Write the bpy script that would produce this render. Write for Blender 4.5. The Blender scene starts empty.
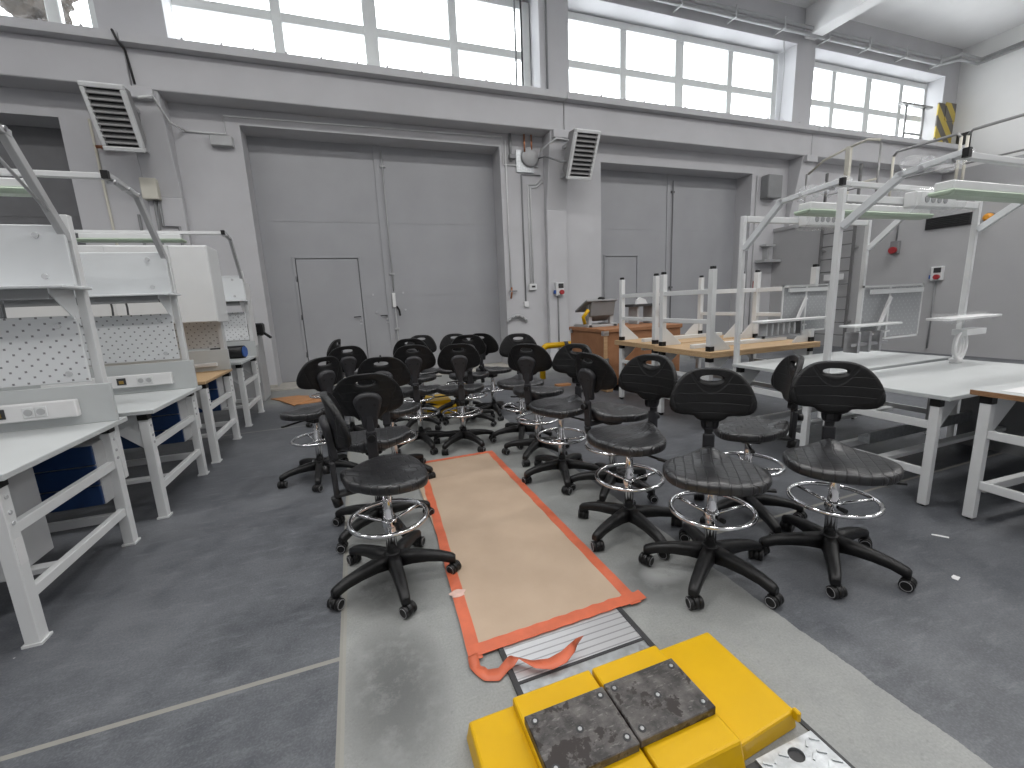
import bpy, bmesh, math, random
from mathutils import Vector, Matrix
random.seed(7)
S = bpy.context.scene
COL = S.collection
PI = math.pi
V = Vector

# ------------------------------------------------------------------ materials
def newmat(name):
    m = bpy.data.materials.new(name); m.use_nodes = True
    nt = m.node_tree; b = nt.nodes['Principled BSDF']
    return m, nt, b

def mat(name, col, rough=.5, metal=0., var=.06, scale=6., bump=0., bscale=60., spec=.5, stretch=(1, 1, 1), col2=None, coat=0.):
    """plain procedural surface: base colour broken up by noise, optional bump"""
    m, nt, b = newmat(name); N = nt.nodes; L = nt.links
    tc = N.new('ShaderNodeTexCoord'); mp = N.new('ShaderNodeMapping'); mp.inputs['Scale'].default_value = stretch
    L.new(tc.outputs['Object'], mp.inputs[0])
    nz = N.new('ShaderNodeTexNoise'); nz.inputs['Scale'].default_value = scale; nz.inputs['Detail'].default_value = 6
    L.new(mp.outputs[0], nz.inputs['Vector'])
    cr = N.new('ShaderNodeValToRGB')
    c2 = col2 or tuple(min(1, c*(1+var)) for c in col); c1 = col if col2 else tuple(c*(1-var) for c in col)
    cr.color_ramp.elements[0].color = (*c1, 1); cr.color_ramp.elements[1].color = (*c2, 1)
    cr.color_ramp.elements[0].position = .3; cr.color_ramp.elements[1].position = .7
    L.new(nz.outputs[0], cr.inputs[0]); L.new(cr.outputs[0], b.inputs['Base Color'])
    b.inputs['Roughness'].default_value = rough; b.inputs['Metallic'].default_value = metal
    b.inputs['Specular IOR Level'].default_value = spec; b.inputs['Coat Weight'].default_value = coat
    if bump:
        n2 = N.new('ShaderNodeTexNoise'); n2.inputs['Scale'].default_value = bscale; n2.inputs['Detail'].default_value = 4
        L.new(mp.outputs[0], n2.inputs['Vector'])
        bp = N.new('ShaderNodeBump'); bp.inputs['Strength'].default_value = bump; bp.inputs['Distance'].default_value = .01
        L.new(n2.outputs[0], bp.inputs['Height']); L.new(bp.outputs[0], b.inputs['Normal'])
    return m

def mathn(nt, op, a, b=None, c=None):
    n = nt.nodes.new('ShaderNodeMath'); n.operation = op
    for i, v in enumerate((a, b, c)):
        if v is None: continue
        if isinstance(v, (int, float)): n.inputs[i].default_value = v
        else: nt.links.new(v, n.inputs[i])
    return n.outputs[0]

def mixc(nt, f, a, b):
    n = nt.nodes.new('ShaderNodeMix'); n.data_type = 'RGBA'
    for i, v in ((0, f), (6, a), (7, b)):
        if isinstance(v, (int, float)): n.inputs[i].default_value = v
        elif isinstance(v, tuple): n.inputs[i].default_value = (*v, 1)
        else: nt.links.new(v, n.inputs[i])
    return n.outputs[2]

def floor_mat():
    m, nt, b = newmat('concrete_floor'); N = nt.nodes; L = nt.links
    tc = N.new('ShaderNodeTexCoord'); sp = N.new('ShaderNodeSeparateXYZ'); L.new(tc.outputs['Object'], sp.inputs[0])
    x, y = sp.outputs[0], sp.outputs[1]
    def noise(sc, det=6, rough=.6):
        n = N.new('ShaderNodeTexNoise'); n.inputs['Scale'].default_value = sc; n.inputs['Detail'].default_value = det
        n.inputs['Roughness'].default_value = rough
        L.new(tc.outputs['Object'], n.inputs['Vector']); return n.outputs[0]
    n1 = noise(1.1); n2 = noise(7, 8, .7); n3 = noise(.6, 3); n4 = noise(38, 4)
    def ramp(v, p0, p1):
        r = N.new('ShaderNodeMapRange'); r.inputs[1].default_value = p0; r.inputs[2].default_value = p1
        L.new(v, r.inputs[0]); return r.outputs[0]
    # the two outer slabs, a bluish dark grey power-floated finish with streaks and dust
    mp = N.new('ShaderNodeMapping'); mp.inputs['Scale'].default_value = (2.2, 9, 1); mp.inputs['Rotation'].default_value = (0, 0, .7); L.new(tc.outputs['Object'], mp.inputs[0])
    ns = N.new('ShaderNodeTexNoise'); ns.inputs['Scale'].default_value = 2.2; ns.inputs['Detail'].default_value = 9; ns.inputs['Roughness'].default_value = .75
    L.new(mp.outputs[0], ns.inputs['Vector']); n5 = ns.outputs[0]; n6 = noise(120, 3)
    dark = mixc(nt, ramp(n2, .32, .7), (.050, .055, .064), (.108, .114, .126))
    dark = mixc(nt, mathn(nt, 'MULTIPLY', ramp(n1, .45, .68), .75), dark, (.150, .157, .168))
    dark = mixc(nt, mathn(nt, 'MULTIPLY', ramp(n5, .52, .72), .6), dark, (.185, .192, .205))
    dark = mixc(nt, mathn(nt, 'MULTIPLY', ramp(n4, .62, .74), .35), dark, (.22, .22, .225))
    vo = N.new('ShaderNodeTexVoronoi'); vo.inputs['Scale'].default_value = 5.5; L.new(tc.outputs['Object'], vo.inputs['Vector'])
    speck = mathn(nt, 'LESS_THAN', vo.outputs['Distance'], mathn(nt, 'MULTIPLY', ramp(n2, .45, .8), .055))
    dark = mixc(nt, speck, dark, (.45, .45, .44))
    dark = mixc(nt, mathn(nt, 'MULTIPLY', ramp(n6, .50, .68), .22), dark, (.205, .212, .222))
    dark = mixc(nt, mathn(nt, 'MULTIPLY', ramp(n6, .50, .34), .30), dark, (.042, .046, .053))
    # paler strip between the joints
    lite = mixc(nt, ramp(n2, .3, .75), (.205, .213, .208), (.300, .305, .292))
    lite = mixc(nt, ramp(n1, .40, .62), lite, (.265, .272, .264))
    lite = mixc(nt, mathn(nt, 'MULTIPLY', ramp(n5, .56, .75), .5), lite, (.37, .375, .36))
    lite = mixc(nt, mathn(nt, 'MULTIPLY', ramp(n4, .60, .72), .35), lite, (.14, .143, .14))
    lite = mixc(nt, mathn(nt, 'MULTIPLY', ramp(n6, .52, .70), .20), lite, (.42, .42, .40))
    lite = mixc(nt, mathn(nt, 'MULTIPLY', ramp(n6, .48, .32), .24), lite, (.13, .133, .13))
    lite = mixc(nt, mathn(nt, 'LESS_THAN', vo.outputs['Distance'], mathn(nt, 'MULTIPLY', ramp(n1, .5, .7), .045)), lite, (.07, .068, .06))
    stain = mathn(nt, 'MULTIPLY', ramp(n3, .56, .68), ramp(n2, .35, .6))
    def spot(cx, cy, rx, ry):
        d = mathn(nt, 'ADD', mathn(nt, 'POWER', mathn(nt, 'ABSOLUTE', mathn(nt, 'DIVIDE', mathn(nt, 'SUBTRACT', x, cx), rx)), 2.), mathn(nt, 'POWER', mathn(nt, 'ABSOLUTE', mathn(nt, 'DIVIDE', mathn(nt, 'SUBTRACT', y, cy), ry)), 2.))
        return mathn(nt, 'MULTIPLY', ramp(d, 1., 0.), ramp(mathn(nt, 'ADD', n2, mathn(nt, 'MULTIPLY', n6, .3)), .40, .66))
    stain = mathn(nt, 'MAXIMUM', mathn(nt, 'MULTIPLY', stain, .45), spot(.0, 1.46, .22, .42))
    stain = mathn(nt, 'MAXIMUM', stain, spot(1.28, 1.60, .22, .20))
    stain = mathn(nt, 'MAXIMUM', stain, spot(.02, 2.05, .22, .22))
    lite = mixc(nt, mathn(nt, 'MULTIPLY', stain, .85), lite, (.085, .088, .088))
    lite = mixc(nt, mathn(nt, 'MULTIPLY', spot(1.36, 1.62, .14, .10), .7), lite, (.45, .46, .45))
    inx = mathn(nt, 'MULTIPLY', mathn(nt, 'GREATER_THAN', x, -.19), mathn(nt, 'LESS_THAN', x, mathn(nt, 'ADD', 1.6, mathn(nt, 'MULTIPLY', n2, .04))))
    # towards the gates the whole floor is the paler concrete
    far = ramp(mathn(nt, 'ADD', y, mathn(nt, 'MULTIPLY', n1, 1.2)), 7.6, 8.6)
    c = mixc(nt, mathn(nt, 'MAXIMUM', inx, far), dark, lite)
    def line(v, at, w): return mathn(nt, 'LESS_THAN', mathn(nt, 'ABSOLUTE', mathn(nt, 'SUBTRACT', v, at)), w)
    j1 = line(x, -.19, .013)
    j2 = mathn(nt, 'MULTIPLY', line(y, 1.685, .011), mathn(nt, 'LESS_THAN', x, -.19))
    j3 = mathn(nt, 'MULTIPLY', line(y, 1.80, .010), mathn(nt, 'GREATER_THAN', x, 1.62))
    j4 = mathn(nt, 'MULTIPLY', line(y, 5.8, .012), mathn(nt, 'LESS_THAN', x, -.19))
    j = mathn(nt, 'MAXIMUM', mathn(nt, 'MAXIMUM', j1, j2), mathn(nt, 'MAXIMUM', j3, j4))
    c = mixc(nt, mathn(nt, 'MULTIPLY', j, .8), c, (.27, .262, .23))
    L.new(c, b.inputs['Base Color'])
    rr = ramp(n2, .2, .8)
    L.new(mathn(nt, 'ADD', .36, mathn(nt, 'MULTIPLY', rr, .25)), b.inputs['Roughness'])
    bp = N.new('ShaderNodeBump'); bp.inputs['Strength'].default_value = .25; bp.inputs['Distance'].default_value = .004
    L.new(n4, bp.inputs['Height']); L.new(bp.outputs[0], b.inputs['Normal'])
    return m

def pegboard_mat(name, col, pitch=.033, ax=(0, 2), hole=(.20, .20, .21), size=.34):
    m, nt, b = newmat(name); N = nt.nodes; L = nt.links
    tc = N.new('ShaderNodeTexCoord'); sp = N.new('ShaderNodeSeparateXYZ'); L.new(tc.outputs['Object'], sp.inputs[0])
    u, w = sp.outputs[ax[0]], sp.outputs[ax[1]]
    row = mathn(nt, 'DIVIDE', mathn(nt, 'ADD', w, 20.), pitch)
    par = mathn(nt, 'MULTIPLY', mathn(nt, 'FLOORED_MODULO', mathn(nt, 'FLOOR', row), 2.), .5)
    cu = mathn(nt, 'FRACT', mathn(nt, 'ADD', mathn(nt, 'DIVIDE', mathn(nt, 'ADD', u, 20.), 2*pitch), par))
    hu = mathn(nt, 'LESS_THAN', mathn(nt, 'ABSOLUTE', mathn(nt, 'SUBTRACT', cu, .5)), size/4)
    hw = mathn(nt, 'LESS_THAN', mathn(nt, 'ABSOLUTE', mathn(nt, 'SUBTRACT', mathn(nt, 'FRACT', row), .5)), size/2)
    h = mathn(nt, 'MULTIPLY', hu, hw)
    L.new(mixc(nt, h, col, hole), b.inputs['Base Color']); b.inputs['Roughness'].default_value = .45
    return m

def quilt_mat(name, col, cx=.06, cy=.045, rot=(0, 0, 0), depth=.9, rough=.36, mort=.004, spec=.55):
    """moulded polyurethane with rows of stitched looking grooves"""
    m, nt, b = newmat(name); N = nt.nodes; L = nt.links
    tc = N.new('ShaderNodeTexCoord'); mp = N.new('ShaderNodeMapping'); mp.inputs['Rotation'].default_value = rot; L.new(tc.outputs['Object'], mp.inputs[0])
    br = N.new('ShaderNodeTexBrick'); br.inputs['Scale'].default_value = 1.
    br.inputs['Color1'].default_value = (1, 1, 1, 1); br.inputs['Color2'].default_value = (1, 1, 1, 1); br.inputs['Mortar'].default_value = (0, 0, 0, 1)
    br.inputs['Brick Width'].default_value = cx; br.inputs['Row Height'].default_value = cy; br.inputs['Mortar Size'].default_value = mort
    br.inputs['Mortar Smooth'].default_value = .6
    L.new(mp.outputs[0], br.inputs['Vector'])
    nz = N.new('ShaderNodeTexNoise'); nz.inputs['Scale'].default_value = 160; L.new(tc.outputs['Object'], nz.inputs['Vector'])
    h = mathn(nt, 'ADD', br.outputs[0], mathn(nt, 'MULTIPLY', nz.outputs[0], .10))
    bp = N.new('ShaderNodeBump'); bp.inputs['Strength'].default_value = depth; bp.inputs['Distance'].default_value = .008
    L.new(h, bp.inputs['Height']); L.new(bp.outputs[0], b.inputs['Normal'])
    b.inputs['Base Color'].default_value = (*col, 1); b.inputs['Roughness'].default_value = rough; b.inputs['Specular IOR Level'].default_value = spec
    return m

def ribs_mat(name, axis, pitch, c1, c2, metal=1., rough=.3):
    m, nt, b = newmat(name); N = nt.nodes; L = nt.links
    tc = N.new('ShaderNodeTexCoord'); sp = N.new('ShaderNodeSeparateXYZ'); L.new(tc.outputs['Object'], sp.inputs[0])
    f = mathn(nt, 'FRACT', mathn(nt, 'DIVIDE', mathn(nt, 'ADD', sp.outputs[axis], 10.), pitch))
    t = mathn(nt, 'LESS_THAN', f, .2)
    L.new(mixc(nt, t, c1, c2), b.inputs['Base Color']); b.inputs['Metallic'].default_value = metal; b.inputs['Roughness'].default_value = rough
    bp = N.new('ShaderNodeBump'); bp.inputs['Strength'].default_value = .5; bp.inputs['Distance'].default_value = .003
    L.new(t, bp.inputs['Height']); L.new(bp.outputs[0], b.inputs['Normal'])
    return m

def hazard_mat(name):
    m, nt, b = newmat(name); N = nt.nodes; L = nt.links
    tc = N.new('ShaderNodeTexCoord'); sp = N.new('ShaderNodeSeparateXYZ'); L.new(tc.outputs['Object'], sp.inputs[0])
    s = mathn(nt, 'ADD', mathn(nt, 'ADD', sp.outputs[0], sp.outputs[1]), sp.outputs[2])
    f = mathn(nt, 'FRACT', mathn(nt, 'DIVIDE', mathn(nt, 'ADD', s, 50.), .62))
    L.new(mixc(nt, mathn(nt, 'LESS_THAN', f, .5), (.55, .42, .08), (.13, .12, .11)), b.inputs['Base Color']); b.inputs['Roughness'].default_value = .5
    return m

def wood_mat(name, c1, c2, stretch=(1, 14, 14), rough=.5):
    return mat(name, c1, rough, 0, scale=4, stretch=stretch, col2=c2)

def clear_mat(name, tint, amount, rough=.08):
    """thin clear sheet: mostly see-through, the rest a glossy/white film"""
    m = bpy.data.materials.new(name); m.use_nodes = True; nt = m.node_tree; N = nt.nodes; L = nt.links
    for n in list(N): N.remove(n)
    o = N.new('ShaderNodeOutputMaterial'); mx = N.new('ShaderNodeMixShader'); t = N.new('ShaderNodeBsdfTransparent'); p = N.new('ShaderNodeBsdfPrincipled')
    p.inputs['Base Color'].default_value = (*tint, 1); p.inputs['Roughness'].default_value = rough
    nz = N.new('ShaderNodeTexNoise'); nz.inputs['Scale'].default_value = 14; tc = N.new('ShaderNodeTexCoord'); L.new(tc.outputs['Object'], nz.inputs['Vector'])
    f = mathn(nt, 'MULTIPLY', mathn(nt, 'ADD', nz.outputs[0], .5), amount)
    L.new(f, mx.inputs[0]); L.new(t.outputs[0], mx.inputs[1]); L.new(p.outputs[0], mx.inputs[2]); L.new(mx.outputs[0], o.inputs[0])
    return m

M = {}
M['floor'] = floor_mat()
M['wall'] = mat('grey_wall_paint', (.49, .49, .505), .75, var=.04, scale=1.5, bump=.05)
M['wall_dark'] = mat('mid_grey_wall_paint', (.41, .41, .415), .7, var=.04, scale=1.5, bump=.05)
M['wall_white'] = mat('white_wall_paint', (.74, .74, .73), .8, var=.04, scale=.8)
M['ceiling'] = mat('white_ceiling_paint', (.80, .80, .80), .8, var=.05, scale=.6)
M['gate'] = mat('grey_gate_paint', (.33, .335, .35), .38, var=.05, scale=1.2)
M['gate_dark'] = mat('dark_grey_gate_trim', (.13, .132, .138), .5, var=.05)
M['gate_far'] = mat('charcoal_gate_paint', (.15, .152, .158), .5, var=.05)
M['window'] = mat('window_frame_paint', (.70, .72, .71), .5, var=.03)
M['white'] = mat('white_powder_coat', (.66, .67, .67), .42, var=.03, scale=4)
M['laminate'] = mat('white_laminate_top', (.49, .51, .51), .33, var=.03, scale=3)
M['panel'] = mat('pale_grey_panel', (.64, .66, .67), .4, var=.03, scale=3)
M['greysteel'] = mat('light_grey_steel', (.40, .405, .41), .45, var=.05)
M['heaterbody'] = mat('heater_grey_casing', (.27, .27, .27), .45, var=.05)
M['midgrey'] = mat('mid_grey_plastic', (.22, .225, .23), .5, var=.05)
M['black'] = mat('black_plastic', (.007, .007, .0075), .42, var=.15, spec=.4, scale=30, bump=.1, bscale=300)
M['blackpu'] = mat('black_polyurethane', (.006, .006, .0065), .42, spec=.4, var=.15, scale=20, bump=.12, bscale=260)
M['seat'] = quilt_mat('black_quilted_polyurethane', (.009, .009, .0105), rough=.36, spec=.9)
M['charcoal'] = mat('charcoal_plastic', (.021, .021, .024), .5, var=.1, scale=30, bump=.1, bscale=300)
M['chrome'] = mat('chrome', (.75, .75, .76), .1, 1., var=.03)
M['zinc'] = mat('zinc_screw_head', (.68, .69, .70), .25, .35, var=.03)
M['rim'] = mat('grey_caster_rim', (.30, .30, .31), .4, var=.03)
M['steel'] = mat('brushed_steel', (.55, .55, .56), .32, 1., var=.08, scale=30)
M['galv'] = mat('galvanised_plate', (.50, .52, .53), .38, .85, var=.18, scale=24, bump=.15, bscale=40)
M['alu'] = ribs_mat('ribbed_aluminium', 1, .031, (.66, .66, .67), (.40, .40, .41), .6, .33)
M['peg'] = pegboard_mat('perforated_white_board', (.66, .675, .685))
M['pegback'] = pegboard_mat('perforated_grey_board', (.33, .34, .35), pitch=.026, hole=(.42, .43, .44), size=.4)
M['blue'] = mat('dark_blue_drawer', (.008, .035, .115), .4, var=.1)
M['woodtop'] = wood_mat('beech_top', (.42, .275, .145), (.52, .36, .20), (1, 16, 16))
M['woodedge'] = wood_mat('brown_wood_edge', (.24, .125, .06), (.32, .18, .09), (1, 10, 30))
M['crate'] = mat('orange_plywood', (.26, .115, .050), .65, var=.2, scale=5, col2=(.35, .165, .078), bump=.1)
M['cratewood'] = wood_mat('crate_batten_wood', (.40, .24, .12), (.50, .32, .18), (1, 1, 10))
M['scrapwood'] = mat('thin_ply_scrap', (.46, .22, .09), .6, var=.15, scale=8)
M['card'] = mat('brown_hardboard', (.40, .300, .215), .62, var=.10, scale=3.2, col2=(.46, .350, .255), bump=.08)
M['tape'] = mat('orange_tape', (.56, .130, .062), .45, var=.12, scale=12, bump=.15, bscale=30)
M['tapewhite'] = mat('whitish_tape_patch', (.62, .42, .36), .5, var=.12, scale=30)
M['yellow'] = mat('yellow_paint', (.60, .355, .004), .34, var=.05, scale=5, spec=.3)
def pad_mat():
    m, nt, b = newmat('black_rubber_pad'); N = nt.nodes; L = nt.links; tc = N.new('ShaderNodeTexCoord')
    def nz(sc, det, st=(1, 1, 1)):
        mp = N.new('ShaderNodeMapping'); mp.inputs['Scale'].default_value = st; L.new(tc.outputs['Object'], mp.inputs[0])
        n = N.new('ShaderNodeTexNoise'); n.inputs['Scale'].default_value = sc; n.inputs['Detail'].default_value = det; n.inputs['Roughness'].default_value = .65; L.new(mp.outputs[0], n.inputs['Vector']); return n.outputs[0]
    def st(v, a, c):
        r = N.new('ShaderNodeMapRange'); r.inputs[1].default_value = a; r.inputs[2].default_value = c; L.new(v, r.inputs[0]); return r.outputs[0]
    c = mixc(nt, st(nz(14, 8), .38, .66), (.030, .027, .026), (.135, .125, .118))
    c = mixc(nt, mathn(nt, 'MULTIPLY', st(nz(40, 5, (1, 3, 1)), .56, .70), .6), c, (.24, .225, .215))
    c = mixc(nt, st(nz(7.5, 5), .53, .555), c, (.022, .016, .014))
    L.new(c, b.inputs['Base Color']); b.inputs['Roughness'].default_value = .42
    return m
M['pad'] = pad_mat()
M['padwet'] = mat('darker_rubber_patch', (.016, .014, .012), .3, var=.15)
M['frame'] = mat('black_floor_frame', (.03, .03, .032), .5, var=.2)
M['concrete'] = mat('pale_concrete', (.44, .42, .38), .8, var=.12, scale=8)
M['lampgreen'] = mat('green_tinted_diffuser', (.43, .52, .41), .35, var=.04)
M['film'] = clear_mat('clear_packing_film', (.80, .81, .82), .20)
M['glass'] = clear_mat('window_glass', (.9, .95, .97), .06, .02)
M['red'] = mat('red_plastic', (.36, .03, .035), .4, var=.08)
M['bluesocket'] = mat('blue_socket', (.03, .10, .36), .4, var=.05)
M['orange'] = mat('amber_beacon', (.72, .31, .03), .3, var=.05)
M['gold'] = mat('brass_contact', (.45, .30, .09), .35, .8, var=.05)
M['copper'] = mat('copper_pipe', (.45, .20, .11), .4, .9, var=.1)
M['hazard'] = hazard_mat('yellow_black_stripes')
M['cream'] = mat('cream_rail_paint', (.55, .53, .46), .5, var=.05)
M['dark'] = mat('dark_opening', (.035, .035, .037), .6, var=.1)
M['rail'] = mat('steel_tube_grey', (.30, .30, .295), .4, .4, var=.08)
M['ladder'] = mat('dark_grey_ladder_paint', (.15, .15, .15), .5, var=.08)
M['paper'] = mat('white_paper', (.70, .70, .70), .7, var=.03)
M['foliage'] = mat('brown_foliage', (.03, .022, .016), .9, var=.3, scale=12)
M['bark'] = mat('bark', (.10, .07, .05), .8, var=.3, scale=12)
M['dirt'] = mat('dirt_speck', (.05, .04, .035), .8, var=.1)

# ------------------------------------------------------------------ mesh building
class MB:
    def __init__(s): s.bm = bmesh.new()
    def quadbox(s, pts):
        v = [s.bm.verts.new(p) for p in pts]   # 0-3 bottom loop, 4-7 top loop
        for f in ((3, 2, 1, 0), (4, 5, 6, 7), (0, 1, 5, 4), (1, 2, 6, 5), (2, 3, 7, 6), (3, 0, 4, 7)): s.bm.faces.new([v[i] for i in f])
        return s
    def box(s, x0, x1, y0, y1, z0, z1):
        return s.quadbox([(x0, y0, z0), (x1, y0, z0), (x1, y1, z0), (x0, y1, z0), (x0, y0, z1), (x1, y0, z1), (x1, y1, z1), (x0, y1, z1)])
    def bar(s, p, q, w, h, up=(0, 0, 1)):
        """rectangular bar from p to q, w across, h along 'up'"""
        p, q = V(p), V(q); d = (q-p).normalized(); up = V(up)
        if abs(d.dot(up)) > .98: up = V((0, 1, 0))
        a = d.cross(up).normalized(); u = a.cross(d).normalized()
        c = [(-w/2, -h/2), (w/2, -h/2), (w/2, h/2), (-w/2, h/2)]
        return s.quadbox([p+a*i+u*j for i, j in c]+[q+a*i+u*j for i, j in c])
    def tbar(s, p, q, w0, h0, w1, h1, up=(0, 0, 1)):
        p, q = V(p), V(q); d = (q-p).normalized(); up = V(up); a = d.cross(up).normalized(); u = a.cross(d).normalized()
        c = [(-.5, -.5), (.5, -.5), (.5, .5), (-.5, .5)]
        return s.quadbox([p+a*i*w0+u*j*h0 for i, j in c]+[q+a*i*w1+u*j*h1 for i, j in c])
    def tube(s, pts, r, n=8, closed=False):
        pts = [V(p) for p in pts]; N = len(pts); rings = []; prev = None
        for i, p in enumerate(pts):
            if closed: d = (pts[(i+1) % N]-pts[i-1]).normalized()
            else: d = (pts[min(i+1, N-1)]-pts[max(i-1, 0)]).normalized()
            if prev is None:
                a = d.cross(V((0, 0, 1)))
                if a.length < .05: a = d.cross(V((0, 1, 0)))
            else: a = prev-d*prev.dot(d)
            a.normalize(); prev = a; b = d.cross(a)
            rr = r[i] if isinstance(r, (list, tuple)) else r
            rings.append([s.bm.verts.new(p+(a*math.cos(2*PI*k/n)+b*math.sin(2*PI*k/n))*rr) for k in range(n)])
        for i in range(N if closed else N-1):
            A, B = rings[i], rings[(i+1) % N]
            for k in range(n): s.bm.faces.new((A[k], A[(k+1) % n], B[(k+1) % n], B[k])).smooth = True
        if not closed:
            s.bm.faces.new(rings[0][::-1]); s.bm.faces.new(rings[-1])
        return s
    def cyl(s, p, q, r, n=16, r2=None): return s.tube([p, q], [r, r if r2 is None else r2], n)
    def lathe(s, prof, o=(0, 0, 0), n=24, ax='z'):
        rings = []
        for r, h in prof:
            ring = []
            for k in range(n):
                c, w = r*math.cos(2*PI*k/n), r*math.sin(2*PI*k/n)
                ring.append(s.bm.verts.new(V(o)+(V((c, w, h)) if ax == 'z' else V((h, c, w)) if ax == 'x' else V((w, h, c)))))
            rings.append(ring)
        for A, B in zip(rings, rings[1:]):
            for k in range(n): s.bm.faces.new((A[k], A[(k+1) % n], B[(k+1) % n], B[k])).smooth = True
        s.bm.faces.new(rings[0][::-1]); s.bm.faces.new(rings[-1]); return s
    def prism(s, poly, ext):
        """poly: list of 3D points, extruded by vector ext"""
        a = [s.bm.verts.new(p) for p in poly]; b = [s.bm.verts.new(V(p)+V(ext)) for p in poly]; n = len(a)
        s.bm.faces.new(a[::-1]); s.bm.faces.new(b)
        for i in range(n): s.bm.faces.new((a[i], a[(i+1) % n], b[(i+1) % n], b[i]))
        return s
    def build(s, name, m, parent=None, bev=0., seg=1, off=None, smooth=False):
        bmesh.ops.recalc_face_normals(s.bm, faces=s.bm.faces)
        o3 = off if off is not None else (OFF.get(parent, V((0, 0, 0))) if parent else V((0, 0, 0)))
        if o3.length: bmesh.ops.translate(s.bm, verts=s.bm.verts, vec=-o3)
        if smooth:
            for f in s.bm.faces: f.smooth = True
        me = bpy.data.meshes.new(name); s.bm.to_mesh(me); s.bm.free(); me.materials.append(m)
        o = bpy.data.objects.new(name, me); COL.objects.link(o)
        if parent: o.parent = parent; OFF[o] = OFF.get(parent, V((0, 0, 0)))
        if bev:
            b = o.modifiers.new('edge', 'BEVEL'); b.width = bev; b.segments = seg; b.limit_method = 'ANGLE'; b.angle_limit = .7
        return o
OFF = {}
def tag(o, label, cat, group=None):
    o['label'] = label; o['category'] = cat
    if group: o['group'] = group
    return o
def thing(name, label, cat, loc=(0, 0, 0), group=None):
    o = bpy.data.objects.new(name, None); COL.objects.link(o); o.location = loc; o.empty_display_size = .1
    OFF[o] = V(loc); return tag(o, label, cat, group)
def struct(name, mb, m, bev=0.):
    o = mb.build(name, m, None, bev); o['kind'] = 'structure'; return o
def single(name, mb, m, label, cat, group=None, bev=0., smooth=False):
    """a thing that is one mesh; origin moved to the middle of its base"""
    vs = [v.co for v in mb.bm.verts]
    c = V(((min(v.x for v in vs)+max(v.x for v in vs))/2, (min(v.y for v in vs)+max(v.y for v in vs))/2, min(v.z for v in vs)))
    o = mb.build(name, m, None, bev, off=c, smooth=smooth); o.location = c; OFF[o] = c
    return tag(o, label, cat, group)
def dup(root):
    r = root.copy(); COL.objects.link(r)
    def rec(a, b):
        for ch in list(a.children):
            c = ch.copy(); COL.objects.link(c); c.parent = b; rec(ch, c)
    rec(root, r); return r

# ------------------------------------------------------------------ camera
def camera():
    f, yaw, pit, rol = 427.855, math.radians(19.624), math.radians(10.708), math.radians(-2.569)
    fw = V((math.sin(yaw)*math.cos(pit), math.cos(yaw)*math.cos(pit), -math.sin(pit)))
    rt = V((math.cos(yaw), -math.sin(yaw), 0)); up = rt.cross(fw)
    r2 = rt*math.cos(rol)+up*math.sin(rol); u2 = up*math.cos(rol)-rt*math.sin(rol)
    cd = bpy.data.cameras.new('camera'); cd.sensor_fit = 'HORIZONTAL'; cd.sensor_width = 36; cd.lens = f/1024*36; cd.clip_start = .05
    o = bpy.data.objects.new('camera', cd); COL.objects.link(o)
    mw = Matrix((r2, u2, -fw)).transposed().to_4x4(); mw.translation = (0, 0, 1.4); o.matrix_world = mw
    S.camera = o
camera()

# ------------------------------------------------------------------ room shell
YW = 9.1                                             # face of the gate wall
struct('floor', MB().box(-10.3, 18.6, -5.3, 9.8, -.1, 0), M['floor'])
struct('ceiling', MB().box(-10.3, 18.6, -5.3, 9.8, 8.4, 8.6), M['ceiling'])
w = MB()
for x0, x1 in ((-10, -8.4), (-3.93, -1.5), (3.2, 5.62), (10.2, 18.3)): w.box(x0, x1, YW, 9.75, 0, 5.5)
for x0, x1, z in ((-8.4, -3.93, 4.5), (-1.5, 3.2, 4.6), (5.62, 10.2, 4.45)): w.box(x0, x1, YW, 9.75, z, 5.5)
struct('wall_back', w, M['wall'])
w = MB()
for x0, x1 in ((-10, -9.4), (-3.17, -2.30), (4.13, 4.80), (11.35, 12.02), (17.62, 18.3)): w.box(x0, x1, 9.0, 9.75, 5.5, 7.58)
w.box(-10, 18.3, 9.0, 9.75, 7.58, 8.4)
struct('wall_back_upper', w, M['wall'])
struct('wall_right', MB().box(18.3, 18.6, -5, 9.75, 4.9, 8.4), M['wall_white'])
struct('wall_right_lower', MB().box(18.3, 18.6, -5, 9.75, 0, 4.9), M['wall_dark'])
struct('wall_left', MB().box(-10.3, -10, -5, 9.75, 0, 8.4), M['wall'])
struct('wall_front', MB().box(-10, 18.6, -5.3, -5, 0, 8.4), M['wall'])
struct('wall_partition', MB().box(11.1, 11.3, -5, 9.1, 0, 3.0), M['wall_dark'])
struct('trim_1', MB().box(11.06, 18.3, -5, 9.1, 3.0, 3.08), M['wall_dark'])
# crane beam along the gate wall, with its top slab and bolts
for i, (x0, x1) in enumerate(((-10, -2.80), (-2.785, 4.485), (4.50, 11.72), (11.735, 18.3))):
    b = MB().box(x0, x1, 8.68, YW, 4.85, 5.40)
    struct('trim_%d' % (2+i), b, M['wall'], .012)
    b = MB().box(x0, x1, 8.52, YW, 5.40, 5.525)
    k = x0+.2
    while k < x1:
        b.box(k, k+.03, 8.53, 8.56, 5.525, 5.55+random.random()*.02); b.box(k+.05, k+.07, 8.64, 8.67, 5.525, 5.57); k += .42+random.random()*.25
    struct('trim_%d' % (6+i), b, M['wall'])
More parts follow.
